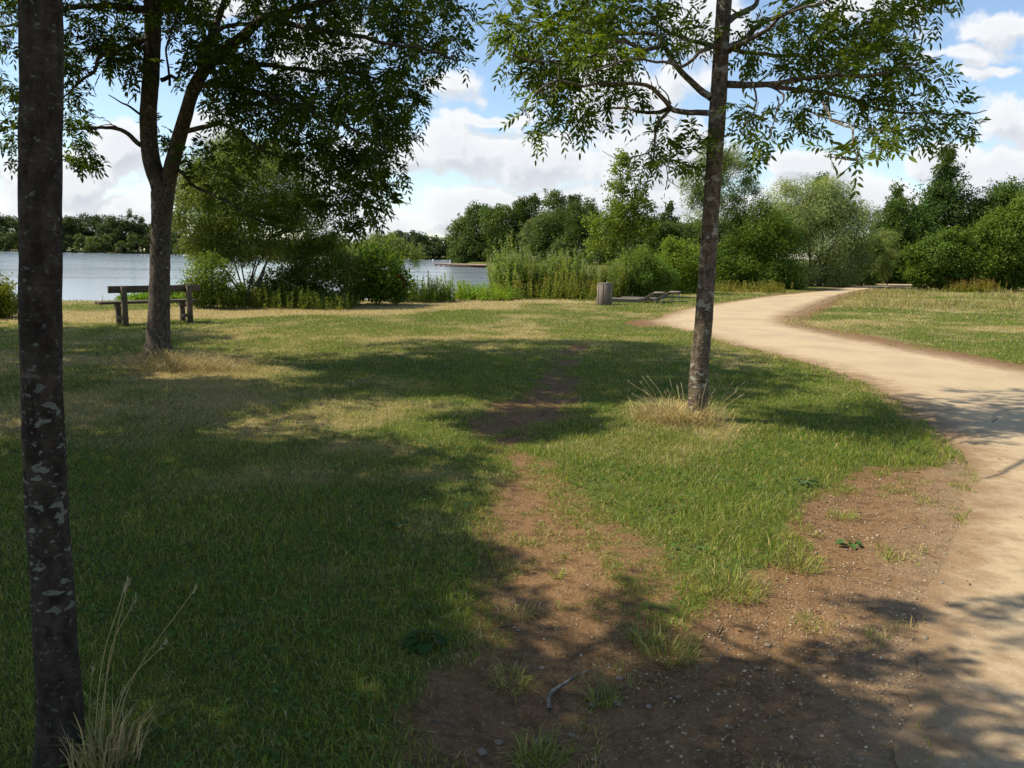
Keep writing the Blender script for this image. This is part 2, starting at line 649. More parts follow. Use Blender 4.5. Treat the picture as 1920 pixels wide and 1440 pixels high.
def dry_field(xy):
    n = fbm(xy, .55, 4, 21)
    f = fbm(xy, 2.2, 3, 31)
    d = .25 + (n - .5) * 1.8 + (f - .5) * 1.0
    r = np.hypot(xy[:, 0], xy[:, 1])
    d = d + .02 * sstep(r, 9, 16) - .6 * sstep(r, 50, 80)
    bank = np.array([P(*a)[:2] for a in [(-300, 604), (0, 598), (250, 602), (450, 593), (700, 586), (900, 577), (1000, 568), (1100, 566), (900, 562), (700, 566), (480, 575), (200, 588), (-300, 590)]])
    d = d + 1.1 * sstep(-sdf(xy, bank), -1.0, .2)
    for T, rr, a in ((T3, .62, .75), (T2, 1.4, .5), (T1, .5, .8)):
        q = np.hypot(xy[:, 0] - T[0] - .1, xy[:, 1] - T[1] + .35)
        d = d + a * np.exp(-(q / rr) ** 2)
    lush = [(P(1450, 960), .75, .55), (P(1520, 790), 1.3, .5), (P(1600, 850), 1.0, .4), (P(700, 680), 2.0, .3), (P(1150, 690), 1.5, .3), (P(400, 1200), 1.2, .35), (P(700, 1380), .6, .5)]
    for c, rr, a in lush:
        q = np.hypot(xy[:, 0] - c[0], xy[:, 1] - c[1])
        d = d - a * np.exp(-(q / rr) ** 2)
    c = P(250, 760)
    d = d + .35 * np.exp(-((xy[:, 0] - c[0]) / 2.2) ** 2 - ((xy[:, 1] - c[1]) / 1.6) ** 2)
    mead = np.array([P(*a)[:2] for a in [(1540, 556), (1600, 547), (1760, 548), (2100, 552), (2100, 590), (1760, 578), (1560, 578)]])
    d = d + .2 * sstep(-sdf(xy, mead), -1.0, .8)
    return np.clip(d, 0, 1)


# ------------------------------------------------------------------ ground, path, lake
def build_ground():
    rr = np.r_[.001, .25, np.geomspace(.5, 60, 250), np.geomspace(62, 4500, 60)]
    th = np.r_[np.linspace(-58, 58, 470), np.linspace(60, 300, 90)]
    th = np.radians(th)
    nr, na = len(rr), len(th)
    x = rr[:, None] * np.sin(th)[None, :]
    y = rr[:, None] * np.cos(th)[None, :]
    xy = np.c_[x.ravel(), y.ravel()]
    z = height(xy)
    z = z - .012 * sstep(-sdf(xy, PATH), .03, .25)
    i = np.arange(nr - 1)[:, None] * na
    j = np.arange(na)[None, :]
    k = (j + 1) % na
    q = np.stack([i + j, i + na + j, i + na + k, i + k], -1).reshape(-1, 4)[:, ::-1]
    q = q[:, ::-1]
    mb = MB()
    mb.add(np.c_[xy, z], q)
    M = Mat('ground_turf_and_soil')
    co = M.coord()
    soil = M.attr('soil', True)
    dry = M.attr('dry', True)
    nA = M.noise(co, 9, 5, .6)
    nB = M.noise(co, 55, 3, .6)
    nC = M.noise(co, 2.2, 4, .6)
    s = M.ramp(M.math('ADD', soil, M.math('MULTIPLY', M.math('SUBTRACT', nA, .5), .7)), .14, .44)
    dd = M.ramp(M.math('ADD', dry, M.math('MULTIPLY', M.math('SUBTRACT', nB, .5), 1.2)), .15, .85)
    g = M.mix(dd, (.095, .11, .024), (.33, .25, .115))
    g = M.mix(M.math('MULTIPLY', M.ramp(nB, .52, .3), .55), g, (.07, .05, .025))
    so = M.mix(nC, (.142, .074, .030), (.252, .148, .068))
    so = M.mix(M.math('MULTIPLY', M.ramp(nB, .5, .72), .7), so, (.31, .20, .105))
    nD = M.noise(co, 14, 5, .7)
    so = M.mix(M.math('MULTIPLY', M.ramp(nD, .52, .40), .6), so, (.085, .047, .022))
    vo = M.voro(co, 85)
    peb = M.ramp(vo.outputs['Distance'], .34, .20)
    wn = M.n('ShaderNodeSeparateColor')
    M.L.new(vo.outputs['Color'], wn.inputs[0])
    pk = M.math('MULTIPLY', peb, M.ramp(wn.outputs[0], .58, .62))
    so = M.mix(M.math('MULTIPLY', pk, .8), so, M.mix(wn.outputs[1], (.20, .14, .085), (.48, .385, .26)))
    du = M.math('MULTIPLY', M.attr('dust', True), M.ramp(M.noise(co, 5, 6, .7), .25, .6))
    so = M.mix(M.math('MULTIPLY', du, .45), so, (.36, .27, .17))
    c = M.mix(s, g, so)
    h = M.math('ADD', M.math('MULTIPLY', nB, .6), M.math('ADD', M.math('MULTIPLY', nA, .8), M.math('MULTIPLY', pk, .5)))
    m = M.done(M.principled(c, .95, M.bump(h, .8, .03), .1))
    o = mb.build('ground', m, smooth=True, attrs={'soil': soil_field(xy), 'dry': dry_field(xy), 'dust': 1 - sstep(sdf(xy, PATH), -.05, .5)})
    tag(o, None, None, kind='structure')


def resample(poly, n):
    poly = np.asarray(poly, float)
    # Catmull-Rom through the points
    p = np.r_[[2 * poly[0] - poly[1]], poly, [2 * poly[-1] - poly[-2]]]
    out = []
    m = len(poly) - 1
    for t in np.linspace(0, m - 1e-6, n):
        i = int(t)
        f = t - i
        a, b, c, d = p[i], p[i + 1], p[i + 2], p[i + 3]
        out.append(.5 * (2 * b + (c - a) * f + (2 * a - 5 * b + 4 * c - d) * f * f + (3 * b - a - 3 * c + d) * f ** 3))
    return np.array(out)


def build_path():
    n, mm = 700, 40
    a, b = resample(PL, n), resample(PR, n)
    na = (fbm(a, 1.6, 4, 5) - .5) * .26 + (fbm(a, 9, 2, 6) - .5) * .06
    nb = (fbm(b, 2.2, 4, 7) - .5) * .30 + (fbm(b, 9, 2, 8) - .5) * .10
    w = norm(b - a)
    a = a + w * na[:, None]
    b = b + w * nb[:, None]
    t = np.linspace(0, 1, mm)
    t = .5 - .5 * np.cos(t * math.pi) * (.35 + .65 * np.abs(np.cos(t * math.pi)))
    xy = a[:, None, :] * (1 - t)[None, :, None] + b[:, None, :] * t[None, :, None]
    wid = np.linalg.norm(b - a, axis=1)
    edge = np.minimum(t, 1 - t)[None, :] * wid[:, None]
    xy = xy.reshape(-1, 2)
    z = height(xy) * .0 + .004 + .012 * sstep(edge.ravel(), 0, .5) + (fbm(xy, .8, 3, 4) - .5) * .02 * sstep(edge.ravel(), .1, .6)
    i = np.arange(n - 1)[:, None] * mm
    j = np.arange(mm - 1)[None, :]
    q = np.stack([i + j, i + j + 1, i + mm + j + 1, i + mm + j], -1).reshape(-1, 4)
    mb = MB()
    mb.add(np.c_[xy, z], q[:, ::-1])
    M = Mat('sandy_path')
    co = M.coord()
    e = M.attr('rim', True)
    nA = M.noise(co, 3.0, 5, .6)
    nB = M.noise(co, 120, 3, .6)
    nC = M.noise(co, .9, 3)
    c = M.mix(nA, (.42, .31, .175), (.50, .38, .225))
    c = M.mix(M.math('MULTIPLY', M.ramp(nC, .4, .7), .6), c, (.33, .24, .15))
    c = M.mix(M.math('MULTIPLY', M.ramp(nB, .42, .7), .4), c, (.55, .44, .31))
    c = M.mix(M.math('MULTIPLY', M.ramp(M.noise(co, 60, 2), .66, .74), .5), c, (.2, .14, .09))
    ee = M.math('SUBTRACT', 1.0, M.ramp(M.math('ADD', e, M.math('MULTIPLY', M.math('SUBTRACT', M.noise(co, 5, 6, .7), .5), 1.3)), -.05, .65))
    so = M.mix(M.noise(co, 2.2, 4, .6), (.142, .074, .030), (.252, .148, .068))
    so = M.mix(M.math('MULTIPLY', M.ramp(M.noise(co, 55, 3, .6), .5, .72), .6), so, (.29, .185, .095))
    so = M.mix(.25, so, (.36, .27, .17))
    c = M.mix(M.math('MULTIPLY', ee, .97), c, so)
    grit = M.voro(co, 70)
    gs = M.n('ShaderNodeSeparateColor')
    M.L.new(grit.outputs['Color'], gs.inputs[0])
    gk = M.math('MULTIPLY', M.ramp(grit.outputs['Distance'], .34, .2), M.ramp(gs.outputs[0], .78, .82))
    c = M.mix(M.math('MULTIPLY', gk, .75), c, M.mix(gs.outputs[1], (.16, .11, .065), (.62, .50, .36)))
    m = M.done(M.principled(c, .95, M.bump(M.math('ADD', nB, M.math('MULTIPLY', nA, .6)), .35, .01), .1))
    o = mb.build('path', m, smooth=True, attrs={'rim': edge.ravel()})
    # faces must look up
    if o.data.polygons[0].normal.z < 0:
        o.data.flip_normals()
    tag(o, None, None, kind='structure')


def build_lake():
    mb = MB()
    xs = np.r_[np.linspace(-560, -60, 8), np.linspace(-40, 60, 6)]
    ys = np.array([18, 40, 80, 160, 320, 560.])
    g = np.array([(x, y, LAKE_Z) for y in ys for x in xs])
    n = len(xs)
    q = [[r * n + c, r * n + c + 1, (r + 1) * n + c + 1, (r + 1) * n + c] for r in range(len(ys) - 1) for c in range(n - 1)]
    mb.add(g, q)
    M = Mat('lake_water')
    co = M.coord((1, 1.6, 1))
    n1 = M.noise(co, 2.4, 4, .6)
    n2 = M.noise(M.coord((.05, .14, 1)), 1.0, 4)
    h = M.math('ADD', M.math('MULTIPLY', n1, 1.0), M.math('MULTIPLY', n2, .6))
    b = M.bump(h, .03, .10)
    p = M.principled((.25, .29, .32), M.math('ADD', .06, M.math('MULTIPLY', n2, .14)), b, .5)
    p.inputs['IOR'].default_value = 1.5
    o = mb.build('lake', M.done(p))
    tag(o, None, None, kind='structure')


build_ground()
build_path()
build_lake()


def gz(x, y):
    return float(height(np.array([[x, y]]))[0])


# ------------------------------------------------------------------ foliage builders
def rhomb(mb, pos, d, nrm, L, W, col):
    """one folded diamond leaf per row"""
    n = len(pos)
    s = norm(np.cross(d, nrm))
    up = np.cross(s, d)
    L, W = np.asarray(L)[:, None], np.asarray(W)[:, None]
    v = np.stack([pos, pos + d * L * .45 - s * W * .5 + up * W * .12, pos + d * L, pos + d * L * .45 + s * W * .5 + up * W * .12], 1)
    q = np.arange(n * 4).reshape(n, 4)
    mb.add(v.reshape(-1, 3), q, col=np.repeat(col, 4, 0))


def rand_dir(n):
    return norm(rng.normal(size=(n, 3)))


def ash_leaves(mb, O, d, L, base_col, pairs=4, ll=.072):
    """pinnate leaves: origins O, directions d, rachis length L"""
    n = len(O)
    up = norm(np.array([0, 0, 1.0]) + rng.normal(size=(n, 3)) * .45)
    s = norm(np.cross(d, up))
    up = np.cross(s, d)
    shade = rng.uniform(.65, 1.35, n)[:, None]
    yel = rng.uniform(0, 1, n)[:, None] ** 2
    col = (np.array(base_col) * (1 - yel * .6) + np.array([base_col[0] * 2.0, base_col[1] * 1.5, base_col[2]]) * yel * .6) * shade
    drop = rng.uniform(.15, .75, n)[:, None]
    for j in range(2 * pairs + 1):
        k = j // 2
        if j == 2 * pairs:
            t, sd = 1.0, 0.0
        else:
            t, sd = .28 + .72 * k / pairs, (1 if j % 2 else -1)
        pos = O + d * (L * t)[:, None] - np.array([0, 0, 1.0]) * (drop * (L * t * t)[:, None] * .6)
        dd = d * (.55 if sd else 1) + s * sd * .85 - np.array([0, 0, 1.0]) * (.15 + .75 * drop * (t if sd else 1)) + rng.normal(size=(n, 3)) * .12
        dd = norm(dd)
        nn = norm(up + rng.normal(size=(n, 3)) * .35)
        ss = norm(np.cross(dd, nn))
        uu = np.cross(ss, dd)
        l = (ll * rng.uniform(.75, 1.15, n) * (1.1 if not sd else (.85 + .3 * (k > 0))))[:, None]
        w = l * .34
        pts = [pos, pos + dd * l * .3 - ss * w * .42 + uu * w * .12, pos + dd * l * .65 - ss * w * .38 + uu * w * .1, pos + dd * l - uu * l * .06,
               pos + dd * l * .65 + ss * w * .38 + uu * w * .1, pos + dd * l * .3 + ss * w * .42 + uu * w * .12]
        v = np.stack(pts, 1).reshape(-1, 3)
        b = np.arange(n)[:, None] * 6
        q = np.concatenate([b + np.array([[0, 1, 2, 3]]), b + np.array([[0, 3, 4, 5]])])
        mb.add(v, q, col=np.repeat(col * rng.uniform(.9, 1.1, (n, 1)), 6, 0))


def smooth_line(pts, n):
    return resample(np.asarray(pts, float), n)


def ash_tree(base, trunk, limbs, targets, label, bark, leaf_col=(.045, .085, .014), nleaf=(4, 7), leaf_len=.21, ll=.072, pairs=4, sides=28, wob=.09, group=None, dead=(), cat='tree', leaf_m=None):
    root = empty('ash_tree', base, label, cat, group)
    tb, br, cr = MB(), MB(), MB()
    nodes, nrad = [], []
    for k, (pts, rad) in enumerate(trunk):
        n = max(16, int(np.linalg.norm(np.diff(np.array(pts), axis=0), axis=1).sum() / .045)) if k < 3 else 40
        c = smooth_line(np.c_[np.array(pts), np.array(rad)], n)
        tb.tube(c[:, :3], c[:, 3], sides, wob=wob, seed=k * 7 + int(abs(base[0]) * 10))
        keep = c[:, 2] > 1.9
        nodes += list(c[keep, :3][::5])
        nrad += list(c[keep, 3][::5])
    for li, (pts, rad) in enumerate(list(limbs) + list(dead)):
        ln = np.linalg.norm(np.diff(np.array(pts), axis=0), axis=1).sum()
        n = max(8, int(ln / .08))
        c = smooth_line(np.array(pts), n)
        c = c + (np.c_[fbm(c, 2.1, 2, 1), fbm(c, 2.1, 2, 2), fbm(c, 2.1, 2, 3)] - .5) * .17 * np.linspace(0, 1, n)[:, None] ** .5 + (np.c_[fbm(c, 7, 2, 4), fbm(c, 7, 2, 5), fbm(c, 7, 2, 6)] - .5) * .05 * np.linspace(0, 1, n)[:, None] ** .5
        r = np.linspace(rad[0], rad[1], n)
        br.tube(c, r, 9, wob=.10, seed=int(ln * 100))
        if li < len(limbs):
            m = np.arange(n) > n * .25
            nodes += list(c[m])
            nrad += list(r[m])
    nodes, nrad = np.array(nodes), np.array(nrad)
    cap = len(nodes) + len(targets) * 8
    NB, NR = np.zeros((cap, 3)), np.zeros(cap)
    cnt = len(nodes)
    NB[:cnt], NR[:cnt] = nodes, nrad
    T = np.array(targets)
    d0 = np.array([np.min(((nodes - t) ** 2).sum(1)) for t in T])
    O, Dr = [], []
    for t in T[np.argsort(d0)]:
        dist = np.linalg.norm(NB[:cnt] - t, axis=1)
        low = np.maximum(0, NB[:cnt, 2] - t[2]) * .15
        i = int(np.argmin(dist + low + (NR[:cnt] < .004) * .05))
        a, ln = NB[i], dist[i]
        if ln < .04:
            continue
        h = norm((t - a)[None])[0]
        side = rng.normal(size=3) * .16 * ln
        mid = a * .5 + t * .5 + side + np.array([0, 0, .12 * ln])
        c = smooth_line([a, a * .6 + mid * .4 + side * .3, mid, t], max(5, int(ln / .1)))
        r0 = min(NR[i] * .75, .0035 + .008 * ln)
        r = np.linspace(r0, .0022, len(c))
        br.tube(c, r, 4 if r0 < .008 else 5)
        st = c[1:][:: max(1, len(c) // 6)]
        k = min(len(st), cap - cnt)
        NB[cnt:cnt + k] = st[:k]
        NR[cnt:cnt + k] = np.linspace(r0, .0025, len(st))[:k]
        cnt += k
        for _ in range(rng.integers(*nleaf)):
            f = rng.uniform(.45, 1) if rng.random() < .55 else 1
            O.append(c[min(len(c) - 1, int(f * len(c)))])
            tw = norm((c[-1] - c[-2])[None])[0]
            w = norm((tw * .8 + rng.normal(size=3) * .75 + np.array([0, 0, .05]))[None])[0]
            Dr.append(w)
    O, Dr = np.array(O), np.array(Dr)
    ash_leaves(cr, O, Dr, leaf_len * rng.uniform(.7, 1.2, len(O)), leaf_col, pairs, ll)
    tr = tb.build('trunk', bark, root, base, True)
    b2 = br.build('branches', bark, root, base, True)
    c2 = cr.build('crown', leaf_m or M_LEAF, root, base)
    return root


def px_cloud(rows, Y):
    """crown volumes: centre on the line of sight of (u, v) at distance Y + dy"""
    out = []
    for (u, v, dy, ru, rv, rd, n) in rows:
        c = D(u, v, Y + dy)
        s = (Y + dy) / FPX
        k = rand_dir(n) * rng.uniform(.25, 1.0, n)[:, None] ** .5
        out.append(c + k * np.array([ru * s, rd, rv * s]))
    return np.concatenate(out)


def px_line(pts, Y):
    return [D(u, v, Y + dy) for (u, v, dy) in pts]


def ell_cloud(rows):
    out = []
    for (c, r, n) in rows:
        k = rand_dir(n) * rng.uniform(.2, 1.0, n)[:, None] ** .45
        out.append(np.array(c) + k * np.array(r))
    return np.concatenate(out)


# ---- the slim tree at the left edge
def tree_one():
    Y = T1[1]
    t = [T1 - [0, 0, .08], D(112, 1330, Y), D(98, 1100, Y), D(86, 900, Y), D(78, 700, Y), D(76, 480, Y), D(76, 250, Y), D(77, 0, Y)]
    rad = [.082, .064, .058, .056, .054, .0535, .0525, .052]
    top = t[-1]
    t2 = t + [top + [.0, .05, .8], top + [.1, .0, 2.0], top + [.05, .1, 3.6]]
    rad2 = rad + [.048, .035, .015]
    limbs = []
    for k in range(15):
        a = k * 2.4
        z = 2.75 + k * .23
        o = np.array([t2[-1][0] * .3 + top[0] * .7, Y, z])
        L = 2.1 * (1 - .03 * k)
        e = o + np.array([math.cos(a) * L, math.sin(a) * L, .9 + .04 * k])
        m = o * .55 + e * .45 + [0, 0, .25]
        limbs.append(([o, m, e], (.026, .008)))
    tg = ell_cloud([((-1.5, 1.2, 4.6), (2.6, 2.3, 1.1), 310), ((-1.2, 1.0, 5.9), (2.0, 2.0, .9), 160)])
    tg = tg[(tg[:, 1] < .5) | (tg[:, 2] > 1.6 + tg[:, 1] * .40 + .35)]
    ash_tree(T1, [(t2, rad2)], limbs, tg, 'slim dark trunk blotched with pale lichen, nearest the viewer at the left edge', M_BARK1, sides=40, wob=.07, pairs=4, ll=.105, leaf_len=.26, nleaf=(6, 9))


# ---- the forked tree by the bench
def tree_two():
    Y = T2[1]
    tr = [T2 - [0, 0, .1], D(297, 660, Y), D(297, 640, Y), D(298, 600, Y), D(300, 500, Y), D(302, 420, Y), D(305, 365, Y), D(300, 345, Y), D(284, 300, Y), D(278, 220, Y), D(284, 130, Y), D(286, 50, Y), D(286, -60, Y), D(300, -220, Y), D(320, -420, Y)]
    rd = [.28, .205, .168, .146, .133, .129, .15, .13, .115, .108, .106, .103, .095, .07, .03]
    st = [D(308, 385, Y), D(316, 340, Y), D(330, 280, Y - .1), D(347, 220, Y - .2), D(366, 160, Y - .3), D(400, 112, Y - .4), D(450, 72, Y - .5), D(492, 36, Y - .6), D(560, 16, Y - .7), D(650, -10, Y - .8)]
    sr = [.10, .10, .095, .088, .08, .072, .062, .055, .045, .03]
    s3 = [D(372, 150, Y - .3), D(392, 80, Y), D(415, 20, Y + .2), D(440, -80, Y + .4)]
    L = lambda *p: px_line(p, Y)
    limbs = [
        (L((264, 272, 0), (240, 250, .1), (215, 240, .2), (187, 235, .2), (130, 240, .3), (70, 230, .4)), (.035, .01)),
        (L((280, 70, 0), (225, 95, -.2), (185, 108, -.3), (172, 135, -.3), (140, 165, -.4), (110, 190, -.5)), (.035, .008)),
        (L((286, 20, 0), (200, 10, .4), (110, 20, .8), (30, 45, 1.1), (-60, 60, 1.2)), (.05, .012)),
        (L((346, 246, -.2), (380, 238, -.4), (410, 234, -.5), (450, 247, -.6), (490, 275, -.8), (530, 295, -.9), (600, 330, -1.0), (680, 370, -1.1)), (.035, .008)),
        (L((333, 318, 0), (348, 330, -.2), (372, 350, -.3), (420, 375, -.5), (470, 405, -.6), (545, 430, -.7), (600, 430, -.8)), (.028, .006)),
        (L((366, 160, -.3), (440, 165, -.8), (540, 190, -1.2), (640, 230, -1.5), (730, 280, -1.6)), (.045, .01)),
        (L((400, 112, -.4), (480, 120, 0), (580, 130, .4), (680, 140, .6), (790, 170, .8)), (.045, .01)),
        (L((492, 36, -.6), (580, 50, -.9), (680, 70, -1.1), (780, 90, -1.2), (860, 110, -1.2)), (.04, .01)),
        (L((286, -20, 0), (380, -60, 1.0), (480, -60, 1.8), (600, -60, 2.4), (720, -20, 2.8)), (.06, .012)),
        (L((292, -120, 0), (230, -200, -1.2), (150, -230, -2.2), (60, -220, -2.6)), (.05, .012)),
        (L((292, -100, 0), (330, -180, 1.5), (360, -230, 2.6), (420, -260, 3.2)), (.05, .012)),
        (L((300, -180, 0), (380, -260, -1), (500, -300, -1.8), (640, -280, -2.2)), (.05, .012)),
        (L((302, 150, 0), (320, 140, .1), (335, 143, .4), (350, 110, 1.0), (390, 90, 1.5)), (.03, .01)),
        (L((318, 160, 0), (317, 120, .1), (318, 80, .2), (335, 30, .5), (360, 0, .8)), (.018, .006)),
        (L((392, 80, 0), (430, 45, .4), (520, 40, .8), (640, 20, 1.2), (760, 10, 1.4)), (.035, .01)),
    ]
    dead = [(L((262, 214, 0), (245, 198, -.1), (228, 190, -.15), (207, 178, -.2)), (.018, .006)), (L((240, 195, 0), (248, 180, 0), (250, 167, 0)), (.007, .003)),
            (L((236, 250, 0), (222, 238, -.1), (205, 232, -.1), (188, 230, -.1)), (.010, .004)), (L((215, 238, 0), (206, 225, 0), (198, 222, 0)), (.007, .003))]
    rows = [
        (430, 80, 0, 110, 90, 1.6, 65), (560, 130, -.3, 130, 120, 1.8, 120), (700, 90, 0, 130, 100, 1.6, 110), (800, 45, 0, 80, 55, 1.0, 40), (850, 60, -.4, 40, 55, .5, 12),
        (640, 230, -1, 120, 85, 1.2, 95), (740, 190, 0, 60, 70, 1.0, 36), (610, 300, -.8, 70, 40, .8, 30), (655, 345, -1.0, 75, 50, .7, 34), (705, 385, -1.1, 45, 28, .4, 13), (650, 410, -1, 35, 20, .4, 9),
        (500, 190, -.6, 80, 75, 1.0, 52), (420, 170, .4, 60, 70, .9, 26), (720, 300, -1.3, 50, 30, .5, 14), (370, 60, 1, 60, 60, 1.0, 26),
        (390, 300, -.3, 55, 30, .4, 10), (470, 290, -.7, 60, 30, .4, 7), (400, 345, -.4, 50, 30, .4, 9), (480, 395, -.6, 60, 25, .3, 12), (560, 425, -.7, 55, 22, .3, 9), (600, 375, -.7, 40, 25, .4, 10),
        (320, 230, .3, 30, 60, .3, 8), (345, 20, .6, 50, 50, .8, 18),
        (200, 50, 0, 80, 50, 1.0, 44), (150, 110, -.2, 50, 40, .8, 20), (230, 110, -.2, 45, 25, .4, 13), (60, 50, .8, 80, 60, .8, 34), (20, 130, .8, 50, 60, .7, 16), (150, 215, .2, 28, 25, .3, 8), (160, 265, .2, 38, 35, .4, 12),
        (140, 300, .2, 30, 25, .3, 5), (20, 200, .5, 45, 45, .5, 14), (15, 275, .5, 40, 40, .4, 11), (130, 170, -.4, 25, 25, .3, 6),
        (350, -140, 0, 270, 110, 2.6, 240), (350, -150, 2.5, 330, 90, 1.3, 260), (175, -200, -3.5, 130, 75, .75, 170), (380, -130, -1.8, 330, 80, .8, 190), (20, -170, -.6, 190, 100, 2.2, 170), (640, -110, .8, 220, 90, 2.8, 230), (80, -120, -.5, 190, 90, 2.6, 170), (380, -330, 0, 260, 140, 2.8, 200),
    ]
    tg = px_cloud(rows, Y)
    rows = [r[:6] + (int(r[6] * (.72 if r[1] > 0 else 1.1)),) for r in rows]
    tg = px_cloud(rows, Y)
    ash_tree(T2, [(tr, rd), (st, sr), (s3, [.06, .05, .04, .02])], limbs, tg, 'dark forked tree in front of the timber bench, straw heaped at its foot', M_BARK2, leaf_col=(.058, .098, .014), leaf_m=M_LEAF_LIT, nleaf=(5, 8), dead=dead, ll=.085, leaf_len=.23, wob=.07)


# ---- the leaning tree between the trodden track and the path
def tree_three():
    Y = T3[1]
    tr = [T3 - [0, 0, .1], D(1307, 770, Y), D(1309, 740, Y), D(1311, 690, Y), D(1318, 620, Y), D(1325, 520, Y), D(1333, 400, Y), D(1340, 290, Y), D(1346, 200, Y), D(1350, 130, Y), D(1354, 60, Y), D(1358, 0, Y), D(1366, -90, Y), D(1380, -220, Y), D(1390, -380, Y)]
    rd = [.122, .104, .096, .090, .087, .082, .078, .077, .079, .074, .070, .068, .055, .04, .015]
    L = lambda *p: px_line(p, Y)
    limbs = [
        (L((1328, 212, 0), (1300, 208, -.1), (1262, 203, -.2), (1245, 186, -.3), (1222, 163, -.4), (1195, 157, -.5), (1150, 154, -.6), (1100, 157, -.7), (1045, 158, -.8), (1000, 178, -.9)), (.028, .007)),
        (L((1258, 203, -.2), (1243, 220, -.2), (1233, 245, -.2), (1230, 280, -.2), (1222, 310, -.2), (1206, 346, -.2)), (.018, .004)),
        (L((1256, 202, -.2), (1232, 213, 0), (1205, 214, .2), (1165, 207, .4), (1120, 214, .6), (1060, 235, .8), (1010, 250, .9)), (.02, .005)),
        (L((1334, 184, 0), (1308, 165, .1), (1283, 140, .2), (1262, 112, .3), (1244, 84, .4), (1225, 62, .5), (1180, 60, .6), (1110, 66, .7), (1040, 50, .8), (960, 40, .9)), (.034, .008)),
        (L((1244, 84, .4), (1210, 92, .2), (1160, 75, 0), (1100, 110, -.2), (1030, 120, -.4), (960, 100, -.5)), (.024, .006)),
        (L((1346, 86, 0), (1322, 95, -.3), (1303, 110, -.5), (1280, 122, -.6), (1255, 114, -.8), (1210, 110, -1.0), (1150, 118, -1.2), (1090, 130, -1.4)), (.02, .005)),
        (L((1345, 90, 0), (1300, 78, .3), (1250, 60, .8), (1180, 40, 1.2), (1090, 20, 1.5)), (.025, .006)),
        (L((1362, 158, 0), (1400, 157, -.1), (1440, 155, -.2), (1500, 148, -.3), (1560, 140, -.4), (1640, 135, -.5), (1720, 110, -.6)), (.034, .008)),
        (L((1430, 157, -.2), (1490, 168, -.2), (1540, 172, -.1), (1590, 185, 0), (1640, 207, .1), (1700, 221, .1), (1760, 221, .1), (1820, 212, .1), (1845, 205, .1)), (.022, .004)),
        (L((1360, 92, 0), (1385, 82, 0), (1410, 58, 0), (1440, 40, .1), (1480, 20, .2), (1520, -8, .3), (1600, -30, .4)), (.034, .01)),
        (L((1360, 100, 0), (1400, 78, -.4), (1440, 58, -.7), (1490, 25, -.9), (1560, 5, -1.0)), (.026, .007)),
        (L((1360, 45, 0), (1385, 30, .2), (1416, 5, .4), (1420, -20, .5), (1460, -60, .9)), (.034, .012)),
        (L((1540, 172, -.2), (1548, 200, -.8), (1560, 222, -1.3), (1590, 240, -1.8), (1602, 262, -2.1), (1612, 276, -2.2), (1612, 290, -2.3), (1622, 300, -2.35)), (.012, .003)),
        (L((1612, 276, -2.2), (1610, 294, -2.2), (1590, 294, -2.2), (1565, 288, -2.2)), (.006, .003)),
        (L((1412, 158, -.2), (1418, 185, -.3), (1414, 205, -.4), (1400, 222, -.5), (1385, 240, -.6)), (.01, .003)),
        (L((1440, 160, -.2), (1475, 180, -.5), (1460, 210, -.6), (1445, 240, -.7), (1436, 262, -.7)), (.01, .003)),
        (L((1345, 90, 0), (1375, 92, .5), (1460, 100, .9), (1560, 105, 1.2), (1660, 95, 1.5)), (.028, .007)),
        (L((1362, -20, 0), (1300, -60, -.8), (1220, -80, -1.5), (1130, -70, -2.0)), (.035, .01)),
        (L((1366, -60, 0), (1340, -120, 1.0), (1300, -150, 1.8), (1250, -150, 2.3)), (.035, .01)),
        (L((1368, -80, 0), (1440, -150, .6), (1540, -160, 1.2), (1650, -130, 1.6)), (.035, .01)),
    ]
    dead = [(L((1258, 195, -.2), (1252, 175, -.2), (1240, 160, -.2), (1234, 143, -.2)), (.008, .003)), (L((1265, 200, -.2), (1272, 190, -.2), (1274, 187, -.2)), (.006, .004)),
            (L((1045, 158, -.8), (1038, 172, -.8), (1020, 177, -.8), (1000, 174, -.8), (985, 165, -.8), (980, 145, -.8)), (.006, .003)),
            (L((1230, 280, -.2), (1190, 290, -.2), (1160, 292, -.2), (1132, 280, -.2)), (.006, .002)), (L((1250, 312, -.2), (1256, 335, -.2), (1275, 346, -.2)), (.005, .002)),
            (L((1540, 172, -.3), (1520, 205, -.5), (1560, 222, -.8), (1640, 242, -1), (1700, 250, -1), (1740, 240, -1)), (.007, .003))]
